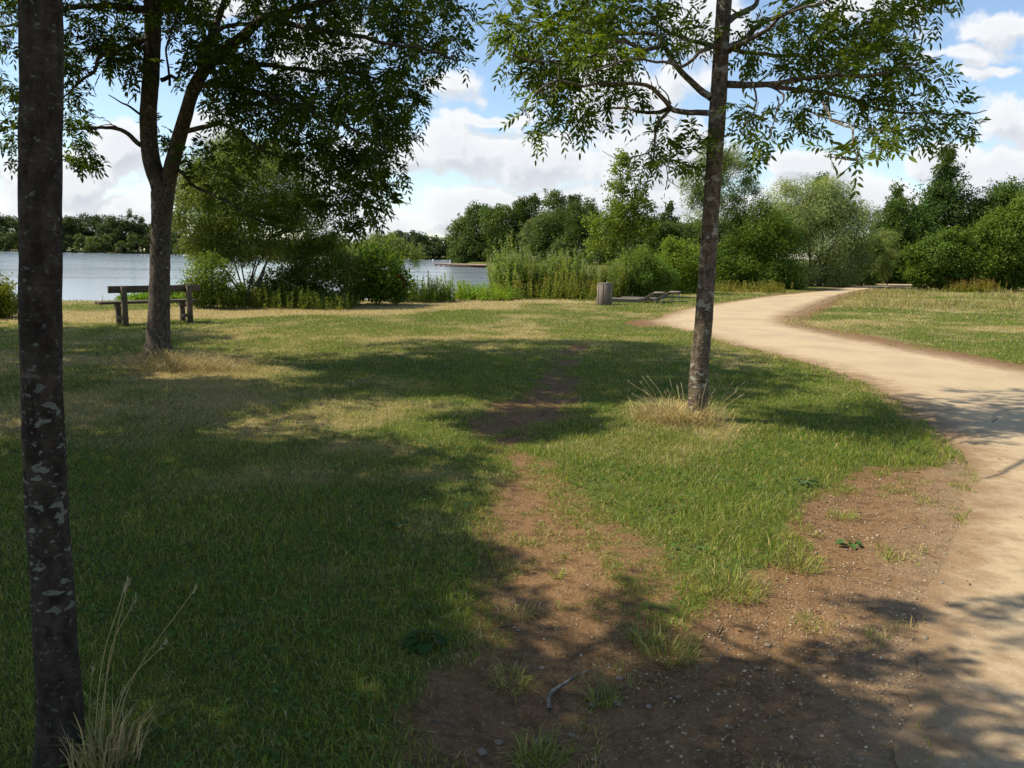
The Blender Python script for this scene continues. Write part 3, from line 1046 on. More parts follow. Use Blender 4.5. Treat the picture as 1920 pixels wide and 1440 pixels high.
    rows = [
        (975, 45, .2, 55, 45, .7, 34), (1010, 95, 0, 65, 45, .7, 40), (1080, 60, .2, 90, 55, .9, 62), (1130, 125, -.4, 90, 45, .9, 52), (1050, 150, -.3, 60, 35, .6, 24), (1180, 50, .4, 80, 45, .8, 36), (1250, 45, .5, 60, 40, .6, 20), (1120, 10, .4, 150, 30, .9, 50),
        (1060, 200, 0, 50, 25, .5, 14), (1030, 240, .6, 45, 22, .4, 10), (1110, 220, .3, 50, 20, .4, 10), (1000, 205, 0, 22, 14, .3, 4), (1190, 190, 0, 40, 25, .4, 8), (1300, 40, 0, 30, 30, .4, 6), (1290, 90, 0, 30, 22, .4, 7),
        (1260, 240, -.1, 40, 25, .4, 10), (1250, 290, -.2, 45, 25, .4, 13), (1300, 270, .1, 28, 30, .3, 8), (1235, 305, -.2, 25, 12, .3, 4), (1300, 310, .1, 20, 12, .3, 3),
        (1345, 65, -.1, 25, 20, .3, 6), (1400, 70, 0, 35, 30, .4, 9), (1430, 75, -.3, 35, 25, .5, 9), (1510, 40, 0, 70, 40, .7, 34), (1600, 50, .2, 80, 50, .9, 50), (1690, 30, 0, 60, 35, .7, 34), (1740, 10, 0, 35, 25, .5, 10),
        (1560, 100, 0, 70, 35, .7, 28), (1650, 100, 0, 70, 40, .7, 32), (1720, 110, -.3, 35, 30, .5, 12), (1570, 150, -.3, 55, 30, .5, 18), (1670, 155, -.3, 60, 32, .6, 22), (1720, 165, -.2, 35, 22, .4, 9),
        (1505, 185, -.2, 40, 30, .4, 12), (1510, 230, -.3, 30, 25, .3, 9), (1415, 190, -.3, 35, 35, .4, 9), (1405, 230, -.5, 28, 25, .3, 6), (1430, 265, -.6, 28, 22, .3, 7),
        (1640, 200, 0, 55, 22, .4, 13), (1690, 240, 0, 60, 25, .4, 15), (1760, 225, .1, 45, 22, .4, 14), (1775, 250, .1, 38, 22, .3, 11), (1825, 215, .1, 22, 14, .2, 5), (1640, 245, -.6, 40, 18, .3, 7),
        (1565, 285, -2.2, 40, 12, .2, 4), (1630, 300, -2.3, 32, 14, .2, 5), (1645, 280, -2.3, 25, 12, .2, 2), (1470, 130, 0, 40, 25, .4, 7),
        (1350, -235, .5, 280, 90, 1.7, 270), (1120, -190, .3, 170, 70, 1.4, 120), (1640, -190, .6, 170, 70, 1.4, 120), (1380, -380, .6, 220, 100, 1.6, 120),
    ]
    rows = [r[:6] + (max(2, int(r[6] * (.78 if r[1] > 0 else 1))),) for r in rows]
    tg = px_cloud(rows, Y)
    ash_tree(T3, [(tr, rd)], limbs, tg, 'slender leaning tree with mottled brown bark beside the bend of the sandy path', M_BARK3, leaf_col=(.085, .135, .018), leaf_m=M_LEAF_LIT, nleaf=(3, 5), dead=dead, ll=.068, leaf_len=.20, wob=.06, sides=32)


# ---- trees beyond the left edge whose shade lies over the lawn
def shade_tree(x, y, rows, label):
    b = np.array([x, y, gz(x, y)])
    t = [b - [0, 0, .1], b + [.05, 0, 1.2], b + [.0, .1, 2.6], b + [.1, 0, 4.2], b + [.05, .05, 6.2]]
    limbs = []
    for k in range(10):
        a = k * 2.4 + x
        o = b + [.05, 0, 2.6 + .3 * k]
        e = o + [math.cos(a) * 2.2, math.sin(a) * 2.2, .9]
        limbs.append(([o, o * .5 + e * .5 + [0, 0, .25], e], (.04, .01)))
    ash_tree(b, [(t, [.16, .13, .12, .09, .03])], limbs, ell_cloud(rows), label, M_BARKF, nleaf=(7, 10), ll=.13, leaf_len=.28, pairs=3, sides=14)


tree_one()
tree_two()
tree_three()
shade_tree(-7.2, 5.0, [((-6.9, 5.0, 4.9), (2.6, 2.5, 1.3), 420), ((-8.7, 8.3, 5.0), (2.5, 1.5, 1.2), 400), ((-7.3, 4.6, 6.4), (1.8, 1.9, 1.0), 140)], 'leafy tree beyond the left edge, shading the near lawn')
shade_tree(-5.9, 1.9, [((-5.5, 2.0, 4.6), (2.6, 2.6, 1.3), 470), ((-5.6, 1.6, 6.0), (1.8, 1.9, .9), 140)], 'leafy tree out of view at the left, nearest the viewer')
shade_tree(-12.6, 11.2, [((-12.3, 11.4, 5.2), (3.4, 3.6, 1.6), 520), ((-12.4, 14.2, 5.0), (2.8, 2.0, 1.2), 300), ((-12.4, 10.5, 6.6), (2.2, 2.2, 1.0), 150)], 'leafy tree beyond the left edge, level with the forked tree')



# ------------------------------------------------------------------ bushes and distant trees
LEAFGAIN = np.array([2.05, 2.0, 1.25])
DARK, MID, BRIGHT, SILVER, OLIVE = (.030, .055, .013), (.048, .088, .017), (.085, .145, .022), (.115, .150, .075), (.085, .105, .024)


def crown_mesh(mb, ells, leaf, col, cover=2.6, asp=.5, nclump=26, droop=0.0, cjit=.3, spiky=0.0, seed=0, fill=.35, sprays=0):
    area = [4 * math.pi * ((r[0] * r[1]) ** 1.6 / 3 + (r[0] * r[2]) ** 1.6 / 3 + (r[1] * r[2]) ** 1.6 / 3) ** (1 / 1.6) for c, r in ells]
    for (c, r), A in zip(ells, area):
        c, r = np.array(c, float), np.array(r, float)
        n = int(min(90000, cover * A / (leaf * leaf * asp * .5)))
        n = int(n * .55)
        k = max(8, int(nclump * (A / max(area)) ** .5))
        cd = rand_dir(k)
        cd[:, 2] = np.where(cd[:, 2] < -.55, -cd[:, 2], cd[:, 2])
        cc = c + cd * r * rng.uniform(.55, .92, k)[:, None]
        rc = (rng.uniform(.22, .42, k) * r.mean())
        if cover >= 1.9:
            rc[:3] = r.min() * .78
            cc[:3] = c + rng.normal(size=(3, 3)) * r * .12
        tone = rng.uniform(1 - cjit, 1 + cjit, k)
        hue = rng.uniform(-.12, .2, k)
        w = rc ** 2
        i = rng.choice(k, n, p=w / w.sum())
        o = rand_dir(n)
        rad = rng.uniform(0, 1, n) ** fill * (1 + spiky * rng.exponential(.35, n))
        pos = cc[i] + o * (rc[i] * rad)[:, None] * np.array([1, 1, .85])
        out = norm((pos - c) / r)
        nrm = norm(o * .5 + out * .5 + rand_dir(n) * .75 + np.array([0, 0, .35]))
        d = norm(np.cross(nrm, rand_dir(n)) + np.array([0, 0, -droop]) + out * .3)
        L = leaf * rng.uniform(.6, 1.3, n)
        t = tone[i] * rng.uniform(.75, 1.25, n)
        h = hue[i] + rng.uniform(-.1, .1, n)
        cl = np.array(col)[None, :] * LEAFGAIN * t[:, None] * np.c_[1 + h, np.ones(n), 1 - h]
        rhomb(mb, pos, d, nrm, L, L * asp, cl)
        if sprays:
            m = max(4, int(sprays * (A / max(area)) ** .5))
            sd = rand_dir(m)
            sd[:, 2] = np.abs(sd[:, 2]) * .9 + .02
            sd = norm(sd)
            s0 = c + sd * r * .78
            ax = norm(sd * .75 + np.array([0, 0, .55 - droop]) + rand_dir(m) * .3)
            ln = r.mean() * rng.uniform(.25, .6, m)
            per = 34
            f = rng.uniform(0, 1, (m, per))
            pos = (s0[:, None] + ax[:, None] * (ln[:, None] * f)[..., None]
                   + rng.normal(size=(m, per, 3)) * (leaf * 1.3 * (1.25 - f))[..., None]).reshape(-1, 3)
            n = len(pos)
            d = norm(np.repeat(ax, per, 0) * .5 + rand_dir(n) * .8 + np.array([0, 0, -droop * .6]))
            nrm = norm(rand_dir(n) + np.array([0, 0, .4]))
            L = leaf * rng.uniform(.6, 1.2, n)
            cl = np.array(col)[None, :] * LEAFGAIN * (np.repeat(rng.uniform(.8, 1.25, m), per) * rng.uniform(.8, 1.2, n))[:, None] * np.array([1.05, 1, .95])
            rhomb(mb, pos, d, nrm, L, L * asp, cl)


def stems(base, tops, r0, names, root):
    """each stem or trunk a mesh of its own"""
    base = np.array(base, float)
    for k, t in enumerate(tops):
        mb = MB()
        t = np.array(t, float)
        o = base + np.array([rng.normal() * r0 * 1.5, rng.normal() * r0 * 1.5, -.15]) * (1 if len(tops) > 1 else .1)
        m = o * .5 + t * .5 + rng.normal(size=3) * .06 * np.linalg.norm(t - o) + np.array([0, 0, .05])
        mb.tube(smooth_line([o, o * .75 + m * .25 + [0, 0, .1], m, t], 10), np.linspace(r0, r0 * .25, 10), 6)
        mb.build(names, M_BARKF, root, base, True)


def cover_skirt(kw):
    return kw.pop('skirt', kw.get('cover', 2.6) >= 1.9)


def shrub(name, label, u, vb, ells_px, Y, leaf, col, cat='bush', nst=5, r0=.035, group=None, **kw):
    """ells_px: (u, v, half width, half height) in photo px, standing at distance Y"""
    b = D(u, vb, Y)
    b[2] = gz(b[0], b[1]) if Y < 75 else min(b[2], gz(b[0], b[1]))
    s = Y / FPX
    root = empty(name, b, label, cat, group)
    ells = []
    for e in ells_px:
        c = D(e[0], e[1], Y + (e[4] if len(e) > 4 else 0))
        rd = (e[2] + e[3]) * .5 * s * .9
        ells.append((c, (e[2] * s, max(rd, .25), e[3] * s)))
    kw.setdefault('sprays', 26 if Y < 75 else 10)
    if cover_skirt(kw):
        us = [e[0] - e[2] for e in ells_px], [e[0] + e[2] for e in ells_px]
        uc, hw = (min(us[0]) + max(us[1])) / 2, (max(us[1]) - min(us[0])) / 2
        vlow = max(e[1] for e in ells_px)
        hh = max((vb - vlow) * .62, 12)
        for f in (-.5, 0, .5):
            c = D(uc + f * hw, vb - hh * .8, Y)
            ells.append((c, (hw * .46 * s, max(hw * .35 * s, .25), hh * s)))
    cr = MB()
    crown_mesh(cr, ells, leaf, col, **kw)
    tops = []
    for k in range(nst):
        c, r = ells[k % len(ells)]
        tops.append(np.array(c) + np.array([rng.uniform(-.5, .5) * r[0], rng.uniform(-.4, .4) * r[1], r[2] * rng.uniform(0, .6)]))
    if nst:
        stems(b, tops, r0, 'trunk' if cat == 'tree' else 'stem', root)
    cr.build('crown' if cat == 'tree' else 'foliage', M_LEAF, root, b)
    return root


def herb_clump(name, label, u0, u1, vb, vtop, Y, n, col, leaf=.13, cat='plant', head=None, group=None):
    """upright leafy stems, as willowherb and nettles stand"""
    a, b = D(u0, vb, Y), D(u1, vb, Y)
    mid = (a + b) / 2
    mid[2] = gz(mid[0], mid[1])
    hh = (D((u0 + u1) / 2, vtop, Y)[2] - mid[2]) * .98
    root = empty(name, mid, label, cat, group)
    st, lf = MB(), MB()
    for k in range(n):
        f = rng.uniform(0, 1)
        o = a * (1 - f) + b * f + np.array([rng.normal() * .1, rng.normal() * .5, 0])
        o[2] = gz(o[0], o[1]) - .03
        h = hh * rng.uniform(.42, 1.06) * (.55 + .9 * float(fbm(o[None, :2], .9, 2, 55)[0])) * (.65 + .35 * math.sin(math.pi * min(max(f * .8 + .1, 0), 1)))
        t = o + np.array([rng.normal() * .13 * h, rng.normal() * .13 * h, h])
        c = smooth_line([o, o * .5 + t * .5 + [rng.normal() * .03, 0, 0], t], 5)
        st.tube(c, np.linspace(.009, .003, 5), 3, col=(.12, .13, .04))
        m = int(h / .018)
        i = rng.uniform(.08, 1, m)
        p = o + (t - o) * i[:, None]
        th = rng.uniform(0, 2 * math.pi, m)
        d = norm(np.c_[np.cos(th), np.sin(th), rng.uniform(.1, 1.2, m)])
        L = leaf * (1.15 - .55 * i) * rng.uniform(.7, 1.2, m)
        shade = rng.uniform(.7, 1.3, m)[:, None] * rng.uniform(.85, 1.15)
        yel = rng.uniform(-.1, .35)
        rhomb(lf, p, d, norm(np.array([0, 0, 1.0]) + rand_dir(m) * .6), L, L * .28, np.array(col) * LEAFGAIN * 1.15 * shade * np.array([1 + yel, 1, 1 - yel * .5]))
        if head is not None and rng.random() < head[3]:
            m = 14
            p = t + rng.normal(size=(m, 3)) * np.array([.03, .03, .09])
            rhomb(lf, p, rand_dir(m), rand_dir(m), np.full(m, .06), np.full(m, .03), np.array(head[:3]) * rng.uniform(.7, 1.2, (m, 1)))
    st.build('stems', M_LEAF, root, mid)['kind'] = 'stuff'
    lf.build('foliage', M_LEAF, root, mid)
    return root


# --- along the near bank, left to right
shrub('bush', 'rough green bush at the far left edge by the water', 8, 597, [(-10, 555, 42, 34), (20, 575, 22, 22), (-60, 540, 50, 45)], 18, .075, OLIVE, nst=4, r0=.015, cover=2.4)
shrub('willow_bush', 'tall airy grey-green willow bush behind the bench, lake showing between its stems', 465, 574,
      [(420, 350, 85, 62), (505, 345, 85, 62), (385, 420, 70, 60), (470, 425, 95, 60), (565, 405, 55, 50), (435, 290, 55, 34, .3), (360, 360, 38, 55, .5), (520, 295, 45, 30, .4), (470, 480, 85, 32), (385, 475, 45, 40)], 23.2, .085, (.078, .104, .034), nst=10, r0=.035, cover=2.3, skirt=False, asp=.34, nclump=40, spiky=.7, cjit=.25, fill=.5)
shrub('bush', 'light green bush at the right end of the bench', 392, 575, [(395, 525, 45, 42), (375, 550, 35, 25), (430, 555, 30, 22)], 21.8, .075, (.066, .100, .026), nst=5, r0=.02, cover=1.9, spiky=.5)
shrub('bush', 'dark broad bush at the foot of the tall willow bush', 590, 570, [(590, 500, 62, 48), (545, 535, 55, 36), (640, 520, 45, 46), (490, 550, 55, 25), (600, 455, 45, 25)], 24, .08, (.056, .080, .020), nst=6, r0=.025, cover=2.2, spiky=.3)
shrub('bush', 'bright round-leaved bush lit by the sun beside the red dock', 710, 565, [(712, 508, 46, 42), (690, 540, 45, 28), (735, 540, 35, 28)], 24.6, .11, (.056, .094, .018), asp=.75, nst=5, r0=.02, cover=2.2, spiky=.2)
shrub('willow_bush', 'thin grey-green willow bush rising behind the bright round-leaved bush', 720, 560, [(715, 470, 50, 28), (760, 490, 32, 34), (670, 490, 35, 28)], 26.5, .08, (.085, .115, .045), asp=.3, nst=8, r0=.02, cover=1.2, spiky=1.2, fill=.5)
herb_clump('waterside_plants', 'low green plants sloping down to the gap of open water', 755, 850, 560, 515, 27.2, 190, (.075, .120, .022), .12)
herb_clump('nettle_patch', 'yellow-green plants at the foot of the willow bush beside the mown strip', 420, 660, 575, 530, 22.6, 300, (.060, .085, .016), .10)
herb_clump('waterside_plants', 'fresh green low plants just right of the gap of open water', 858, 960, 560, 522, 28.2, 240, (.085, .150, .020), .12)
herb_clump('tall_herbs', 'tall pale willowherb stand next to the gap of open water', 925, 1005, 556, 462, 30.5, 300, (.085, .128, .046), .15, head=(.26, .27, .16, .5))
herb_clump('tall_herbs', 'middle stand of tall willowherb between two similar stands', 1000, 1080, 556, 470, 30.8, 310, (.082, .124, .042), .15, head=(.26, .27, .16, .5))
herb_clump('tall_herbs', 'yellowing tall herbs directly behind the timber litter bin', 1070, 1170, 556, 486, 31, 280, (.078, .108, .030), .14, head=(.26, .26, .14, .3))
herb_clump('meadow_herbs', 'tawny flowering herbs at the foot of the willowherb left of the litter bin', 930, 1130, 559, 518, 29.4, 300, (.09, .122, .028), .09, head=(.28, .22, .05, .3))
shrub('bush', 'green rounded bush right of the litter bin, branches drooping at its right side', 1210, 556, [(1205, 505, 52, 36), (1180, 525, 40, 30), (1245, 528, 24, 26)], 32, .10, (.065, .105, .026), nst=6, r0=.02, cover=2.3, asp=.36, spiky=.4, droop=.3)
shrub('bush', 'yellow-topped bush behind the loungers, left of the leaning trunk', 1280, 552, [(1275, 495, 48, 36), (1300, 520, 40, 30), (1260, 465, 26, 14)], 35, .11, (.080, .120, .022), nst=6, r0=.02, cover=2.4, asp=.36, spiky=.4)
herb_clump('meadow_herbs', 'dry edge herbs along the shaded wood right of the leaning trunk', 1340, 1470, 548, 522, 38, 200, (.09, .10, .03), .11)
herb_clump('reed_tuft', 'small tuft of upright reeds at the water left of the bench', 225, 262, 580, 558, 25.5, 30, (.05, .085, .03), .05)
shrub('bush', 'low bright green shrub at the water behind the bench', 335, 580, [(345, 563, 45, 18), (300, 570, 42, 14), (250, 576, 30, 8)], 23.5, .08, (.08, .14, .022), nst=4, r0=.012, cover=2.3, asp=.6)
rd = empty('dock_plant', P(752, 566), 'rust-red dock standing against the bright round-leaved bush', 'plant')
for k in range(7):
    m1, m2 = MB(), MB()
    o = P(752 + rng.uniform(-10, 14), 566)
    t = D(752 + rng.uniform(-10, 12), rng.uniform(512, 530), 24.0)
    m1.tube(smooth_line([o, o * .5 + t * .5, t], 5), np.linspace(.008, .004, 5), 3, col=(.2, .07, .03))
    f = np.linspace(.5, 1, 14)[:, None]
    m2.tube(o + (t - o) * f, .008 + .014 * np.sin(np.linspace(.2, 3.0, 14)), 8, col=np.array([.26, .075, .035]) * rng.uniform(.7, 1.1), wob=.55, seed=k)
    m2.build('seed_head', M_LEAF, m1.build('stem', M_LEAF, rd, P(752, 566)), P(752, 566))

# --- trees around the far end of the path
shrub('young_tree', 'slender young tree with see-through pointed crown above the litter bin', 1172, 545,
      [(1168, 325, 20, 24), (1175, 362, 38, 24), (1165, 400, 42, 20), (1200, 392, 26, 18), (1150, 430, 58, 26), (1190, 440, 48, 28), (1130, 470, 35, 20), (1165, 302, 8, 14)], 40, .15, (.075, .105, .026), cat='tree', nst=1, r0=.09, cover=1.0, asp=.6, spiky=.6, nclump=16, fill=.55)
shrub('willow_tree', 'tall airy pale tree rising behind the leaning trunk', 1352, 545,
      [(1325, 340, 42, 42), (1370, 330, 40, 45), (1345, 290, 36, 26), (1340, 395, 55, 40), (1395, 365, 25, 34), (1310, 385, 28, 36)], 43, .12, (.085, .118, .055), cat='tree', nst=1, r0=.10, cover=1.25, asp=.32, spiky=.8, nclump=24, fill=.5)
shrub('willow_tree', 'broad dark-shadowed tree between the leaning trunk and the silvery willow', 1430, 545,
      [(1420, 440, 65, 62), (1385, 490, 60, 52), (1460, 480, 60, 58), (1345, 500, 45, 45), (1420, 520, 90, 28)], 42, .13, (.045, .075, .014), cat='tree', nst=5, r0=.10, cover=2.2, asp=.38, spiky=.3, nclump=34)
shrub('willow_tree', 'silvery weeping willow rounded against the sky where the path ends', 1525, 541,
      [(1490, 400, 55, 62), (1545, 390, 55, 52), (1590, 430, 45, 60), (1540, 460, 60, 60), (1570, 500, 45, 42), (1465, 440, 40, 55), (1610, 480, 25, 45)], 47, .14, (.125, .158, .092), cat='tree', nst=4, r0=.12, cover=2.0, asp=.26, spiky=.45, nclump=40, droop=.7)
shrub('willow_tree', 'small pale green tree closing the end of the path', 1615, 538, [(1615, 490, 30, 42), (1600, 515, 28, 24), (1632, 470, 18, 30)], 50, .13, (.065, .10, .032), cat='tree', nst=3, r0=.05, cover=2.1, asp=.4, spiky=.3)
shrub('alder_tree', 'narrow dark tree just right of the path end', 1665, 538, [(1662, 440, 32, 48), (1655, 500, 40, 40), (1680, 400, 22, 30), (1690, 470, 30, 50)], 56, .15, (.036, .062, .018), cat='tree', nst=3, r0=.09, cover=2.2, asp=.6)
shrub('willow_tree', 'small grey-leaved tree standing before the narrow dark tree', 1662, 540, [(1662, 470, 20, 38), (1655, 510, 18, 26)], 51, .12, (.10, .13, .065), cat='tree', nst=2, r0=.04, cover=1.7, asp=.3, spiky=.5)
shrub('alder_tree', 'tallest tree at the right, its crown tapering to a point above the wood', 1775, 538,
      [(1778, 296, 14, 22), (1776, 325, 28, 20), (1770, 352, 42, 22), (1772, 382, 58, 28), (1765, 415, 80, 36), (1760, 460, 95, 50), (1840, 470, 70, 60), (1780, 500, 80, 40)], 62, .19, (.034, .060, .022), cat='tree', nst=1, r0=.20, cover=2.0, asp=.65, spiky=.45, nclump=24)
shrub('alder_tree', 'dark tree with a small spire left of the tallest pointed tree', 1700, 538, [(1683, 365, 10, 18), (1690, 395, 24, 22), (1705, 430, 40, 34), (1720, 480, 50, 48)], 58, .17, (.036, .064, .018), cat='tree', nst=2, r0=.12, cover=2.0, asp=.6, spiky=.4)
shrub('hazel_bush', 'bright green bush spreading low in front of the tallest pointed tree', 1775, 543, [(1755, 490, 60, 42), (1800, 500, 50, 38), (1730, 515, 38, 24), (1785, 455, 35, 25), (1720, 480, 22, 20)], 44, .13, (.050, .080, .017), nst=6, r0=.05, cover=2.4, asp=.62, spiky=.3, nclump=36)
shrub('hazel_bush', 'large sunlit green bush filling the right edge', 1890, 545, [(1890, 450, 55, 60), (1860, 500, 55, 42), (1920, 500, 70, 45), (1935, 410, 45, 50), (1840, 455, 35, 35)], 45, .13, (.052, .082, .017), nst=6, r0=.05, cover=2.3, asp=.62, spiky=.3, nclump=36)
shrub('alder_tree', 'dark tree behind the large sunlit bush at the right edge', 1860, 538, [(1865, 390, 45, 40), (1840, 420, 45, 40), (1895, 370, 30, 30), (1900, 420, 60, 50)], 62, .19, (.038, .064, .018), cat='tree', nst=3, r0=.14, cover=2.0, asp=.6, spiky=.3)
shrub('hazel_bush', 'green bush mostly beyond the right edge', 2040, 545, [(2030, 430, 80, 90), (2000, 500, 70, 48), (2120, 470, 90, 75)], 47, .15, (.05, .08, .017), nst=5, r0=.05, cover=2.0, asp=.6)
herb_clump('meadow_herbs', 'rusty low herbs under the bright bush beyond the meadow', 1775, 1870, 546, 521, 42.5, 210, (.10, .105, .026), .12, head=(.26, .15, .05, .4))
shrub('alder_tree', 'dark tree top peeping over the silvery willow', 1545, 530, [(1540, 348, 14, 20), (1548, 400, 25, 50)], 70, .2, DARK, cat='tree', nst=1, r0=.1, cover=1.6, asp=.6)

# --- the wood across the bay, one tree after another from the water's end to the path
wood = [
    ('willow_tree', 'grey-green tree leaning out at the water end of the far wood', 862, [(866, 450, 22, 42), (875, 425, 20, 22), (858, 478, 14, 16)], 182, (.055, .075, .030)),
    ('alder_tree', 'rounded dark tree second from the water end of the far wood', 905, [(905, 430, 34, 40), (890, 465, 34, 30), (900, 400, 22, 16)], 176, (.036, .056, .018)),
    ('alder_tree', 'broad green tree above the willowherb, third from the water end', 948, [(945, 430, 38, 42), (955, 470, 42, 30), (930, 405, 25, 18)], 168, (.040, .062, .018)),
    ('oak_tree', 'dark tree with ragged top just left of the pale domed crown', 985, [(985, 400, 32, 26), (975, 440, 40, 40), (1000, 380, 14, 14)], 172, (.028, .046, .016)),
    ('willow_tree', 'pale domed crown highest in the far wood', 1040, [(1040, 376, 22, 19), (1040, 420, 34, 40)], 178, (.060, .080, .038)),
    ('willow_tree', 'bluish-grey tree low down in the middle of the far wood', 1003, [(1003, 440, 22, 32), (990, 460, 16, 22)], 158, (.070, .092, .050)),
    ('alder_tree', 'dense green tree under the pale domed crown', 1040, [(1040, 440, 44, 45), (1020, 480, 40, 30)], 150, (.036, .058, .018)),
    ('pine_tree', 'small black-green conifer top right of the pale domed crown', 1078, [(1075, 380, 12, 16), (1078, 410, 24, 28)], 165, (.020, .034, .015)),
    ('oak_tree', 'dark tree behind the slender young tree, left side', 1100, [(1100, 410, 36, 34), (1105, 462, 62, 44)], 142, (.032, .052, .017)),
    ('oak_tree', 'dark tree behind the slender young tree, right side', 1190, [(1180, 430, 48, 34), (1190, 472, 80, 44)], 125, (.032, .052, .017)),
    ('pine_tree', 'lone dark tip over the wood between young tree and leaning trunk', 1255, [(1255, 392, 8, 12), (1254, 412, 16, 14), (1255, 440, 24, 26)], 118, (.026, .044, .018)),
    ('oak_tree', 'low dark trees left of the leaning trunk behind the yellow-topped bush', 1270, [(1240, 440, 44, 28), (1290, 450, 50, 34), (1260, 480, 70, 30)], 108, (.034, .056, .017)),
    ('oak_tree', 'dark tree glimpsed right behind the leaning trunk', 1350, [(1340, 450, 50, 40), (1390, 450, 50, 40), (1360, 490, 70, 30)], 96, (.032, .052, .016)),
]
for nm, lb, u, el, Y, c in wood:
    el = [(e[0], e[1], e[2] * 1.2, e[3]) for e in el]
    shrub(nm, lb, u, 500, el, Y, .0022 * Y + .02, c, cat='tree', nst=2, r0=.2, group='trees of the wood across the bay', cover=2.1, asp=.7, nclump=30, spiky=.25, cjit=.28)

# --- beyond the lake: too far to tell trunks apart, one wood
far = MB()


def far_row(us, tops, Y0, col, lsize):
    for u, vt in zip(us, tops):
        Y = Y0 + rng.uniform(-15, 20)
        s = Y / FPX
        b = D(u, 480, Y)
        z1 = D(u, vt, Y)[2]
        h = z1 + .5
        w = h * rng.uniform(.38, .6)
        c = np.array([b[0], Y, z1 - h * .45])
        crown_mesh(far, [(c, (w, w, h * .45)), (c - [rng.uniform(-w, w), 2, h * .25], (w * 1.1, w, h * .32))], lsize, np.array(col) * rng.uniform(.75, 1.25), cover=1.7, asp=.8, nclump=20, cjit=.25)


uu = np.arange(-330, 330, 24)
far_row(uu, 412 + 10 * np.sin(uu * .031) + rng.uniform(-10, 8, len(uu)) - 12 * (uu < 30), 500, (.028, .040, .022), 1.15)
far_row(uu + 9, 440 + rng.uniform(-8, 8, len(uu)), 478, (.040, .054, .026), 1.1)
far_row(uu + 15, 459 + rng.uniform(-5, 4, len(uu)), 486, (.036, .05, .024), 1.0)
uu = np.arange(330, 980, 20)
far_row(uu, 447 - 8 * (uu > 730) + rng.uniform(-9, 7, len(uu)), 352, (.026, .037, .020), .85)
far_row(uu + 7, 462 + rng.uniform(-6, 6, len(uu)), 334, (.034, .047, .022), .8)
tag(far.build('far_wood', M_LEAF), 'dark wooded shore beyond the lake', 'woodland', kind='stuff')
for k, (u, vt, lb) in enumerate(((249, 392, 'tallest of three thin poplars rising from the far shore'), (259, 399, 'middle poplar, between two others on the far shore'), (268, 403, 'shortest of three thin poplars on the far shore'))):
    b = D(u, 474, 500)
    z = D(u, vt, 500)[2]
    root = empty('poplar_tree', (b[0], 500, gz(b[0], 500)), lb, 'tree', 'poplars on the far shore')
    c = MB()
    crown_mesh(c, [((b[0], 500, z * .6), (1.6, 1.6, z * .42))], .8, (.045, .058, .036), cover=2.0, asp=.8, nclump=14)
    c.build('crown', M_LEAF, root, root.location)
    c = MB()
    c.tube([(b[0], 500, gz(b[0], 500) - .5), (b[0], 500, z * .7)], [.4, .15], 8)
    c.build('trunk', M_BARKF, root, root.location, True)

# ------------------------------------------------------------------ furniture
def bench():
    a = P(236, 611.5)
    b = P(357, 605.5)
    along = norm((b - a)[None])[0]
    ang = math.atan2(along[1], along[0])
    mid = (a + b) / 2
    mid[2] = gz(mid[0], mid[1])
    half = np.linalg.norm(b - a) / 2
    root = empty('park_bench', mid, 'weathered timber bench facing the lake behind the forked tree', 'bench')
    root.rotation_euler = (0, 0, ang)

    def part(name, boxes, parent=root):
        m = MB()
        for bx in boxes:
            m.box(*bx[:2], **(bx[2] if len(bx) > 2 else {}))
        return m.build(name, M_WOOD_BENCH, parent)
    L = .96                                        # half length of the rail; +y is towards the lake
    part('back_rail', [((-L, .05, .685), (L, .115, .835))])
    part('seat', [((-L - .16, .13, .448), (L - .05, .30, .503)), ((-L - .16, .315, .448), (L - .05, .50, .503))])
    for s in (-1, 1):
        x = s * half
        part('rear_post', [((x - .05, -.055, -.05), (x + .05, .047, .82))])
        part('front_leg', [((x - .05, .37, -.05), (x + .05, .47, .352))])
        part('seat_bearer', [((x - .056, .05, .354), (x + .056, .52, .445))])
        part('stretcher', [((x - .04, .05, .11), (x + .04, .357, .18))])


def litter_bin():
    b = P(1133, 571)
    b[2] = gz(b[0], b[1])
    root = empty('litter_bin', b, 'weathered timber-slat litter bin standing on the lawn left of the loungers', 'litter bin')
    root.rotation_euler = (0, 0, R(8))
    H, r = .70, .235
    for k in range(8):
        m = MB()
        a = k * math.pi / 4 + R(-90)
        m.box((-.085, r - .022, -.03), (.085, r + .012, H - .0), rot=Matrix.Rotation(a - R(90), 3, 'Z'), bev=.006)
        o = m.build('slat', M_WOOD_GREY, root)
    m = MB()
    th = np.linspace(0, 2 * math.pi, 24, endpoint=False)
    m.tube([(0, 0, .02), (0, 0, H - .03)], [r - .04, r - .04], 20)
    m.build('liner', M_DARK, root)
    m = MB()
    m.tube([(0, 0, H + .002), (0, 0, H + .008), (0, 0, H + .034), (0, 0, H + .036)], [r - .01, r + .03, r + .03, .01], 8)
    m.build('lid', M_WOOD_GREY, root)
    m = MB()
    m.tube([(.07, .0, H + .04), (.07, 0, H + .075), (.07, 0, H + .085)], [.03, .03, .02], 8)
    m.build('lid_knob', M_STEEL, root)


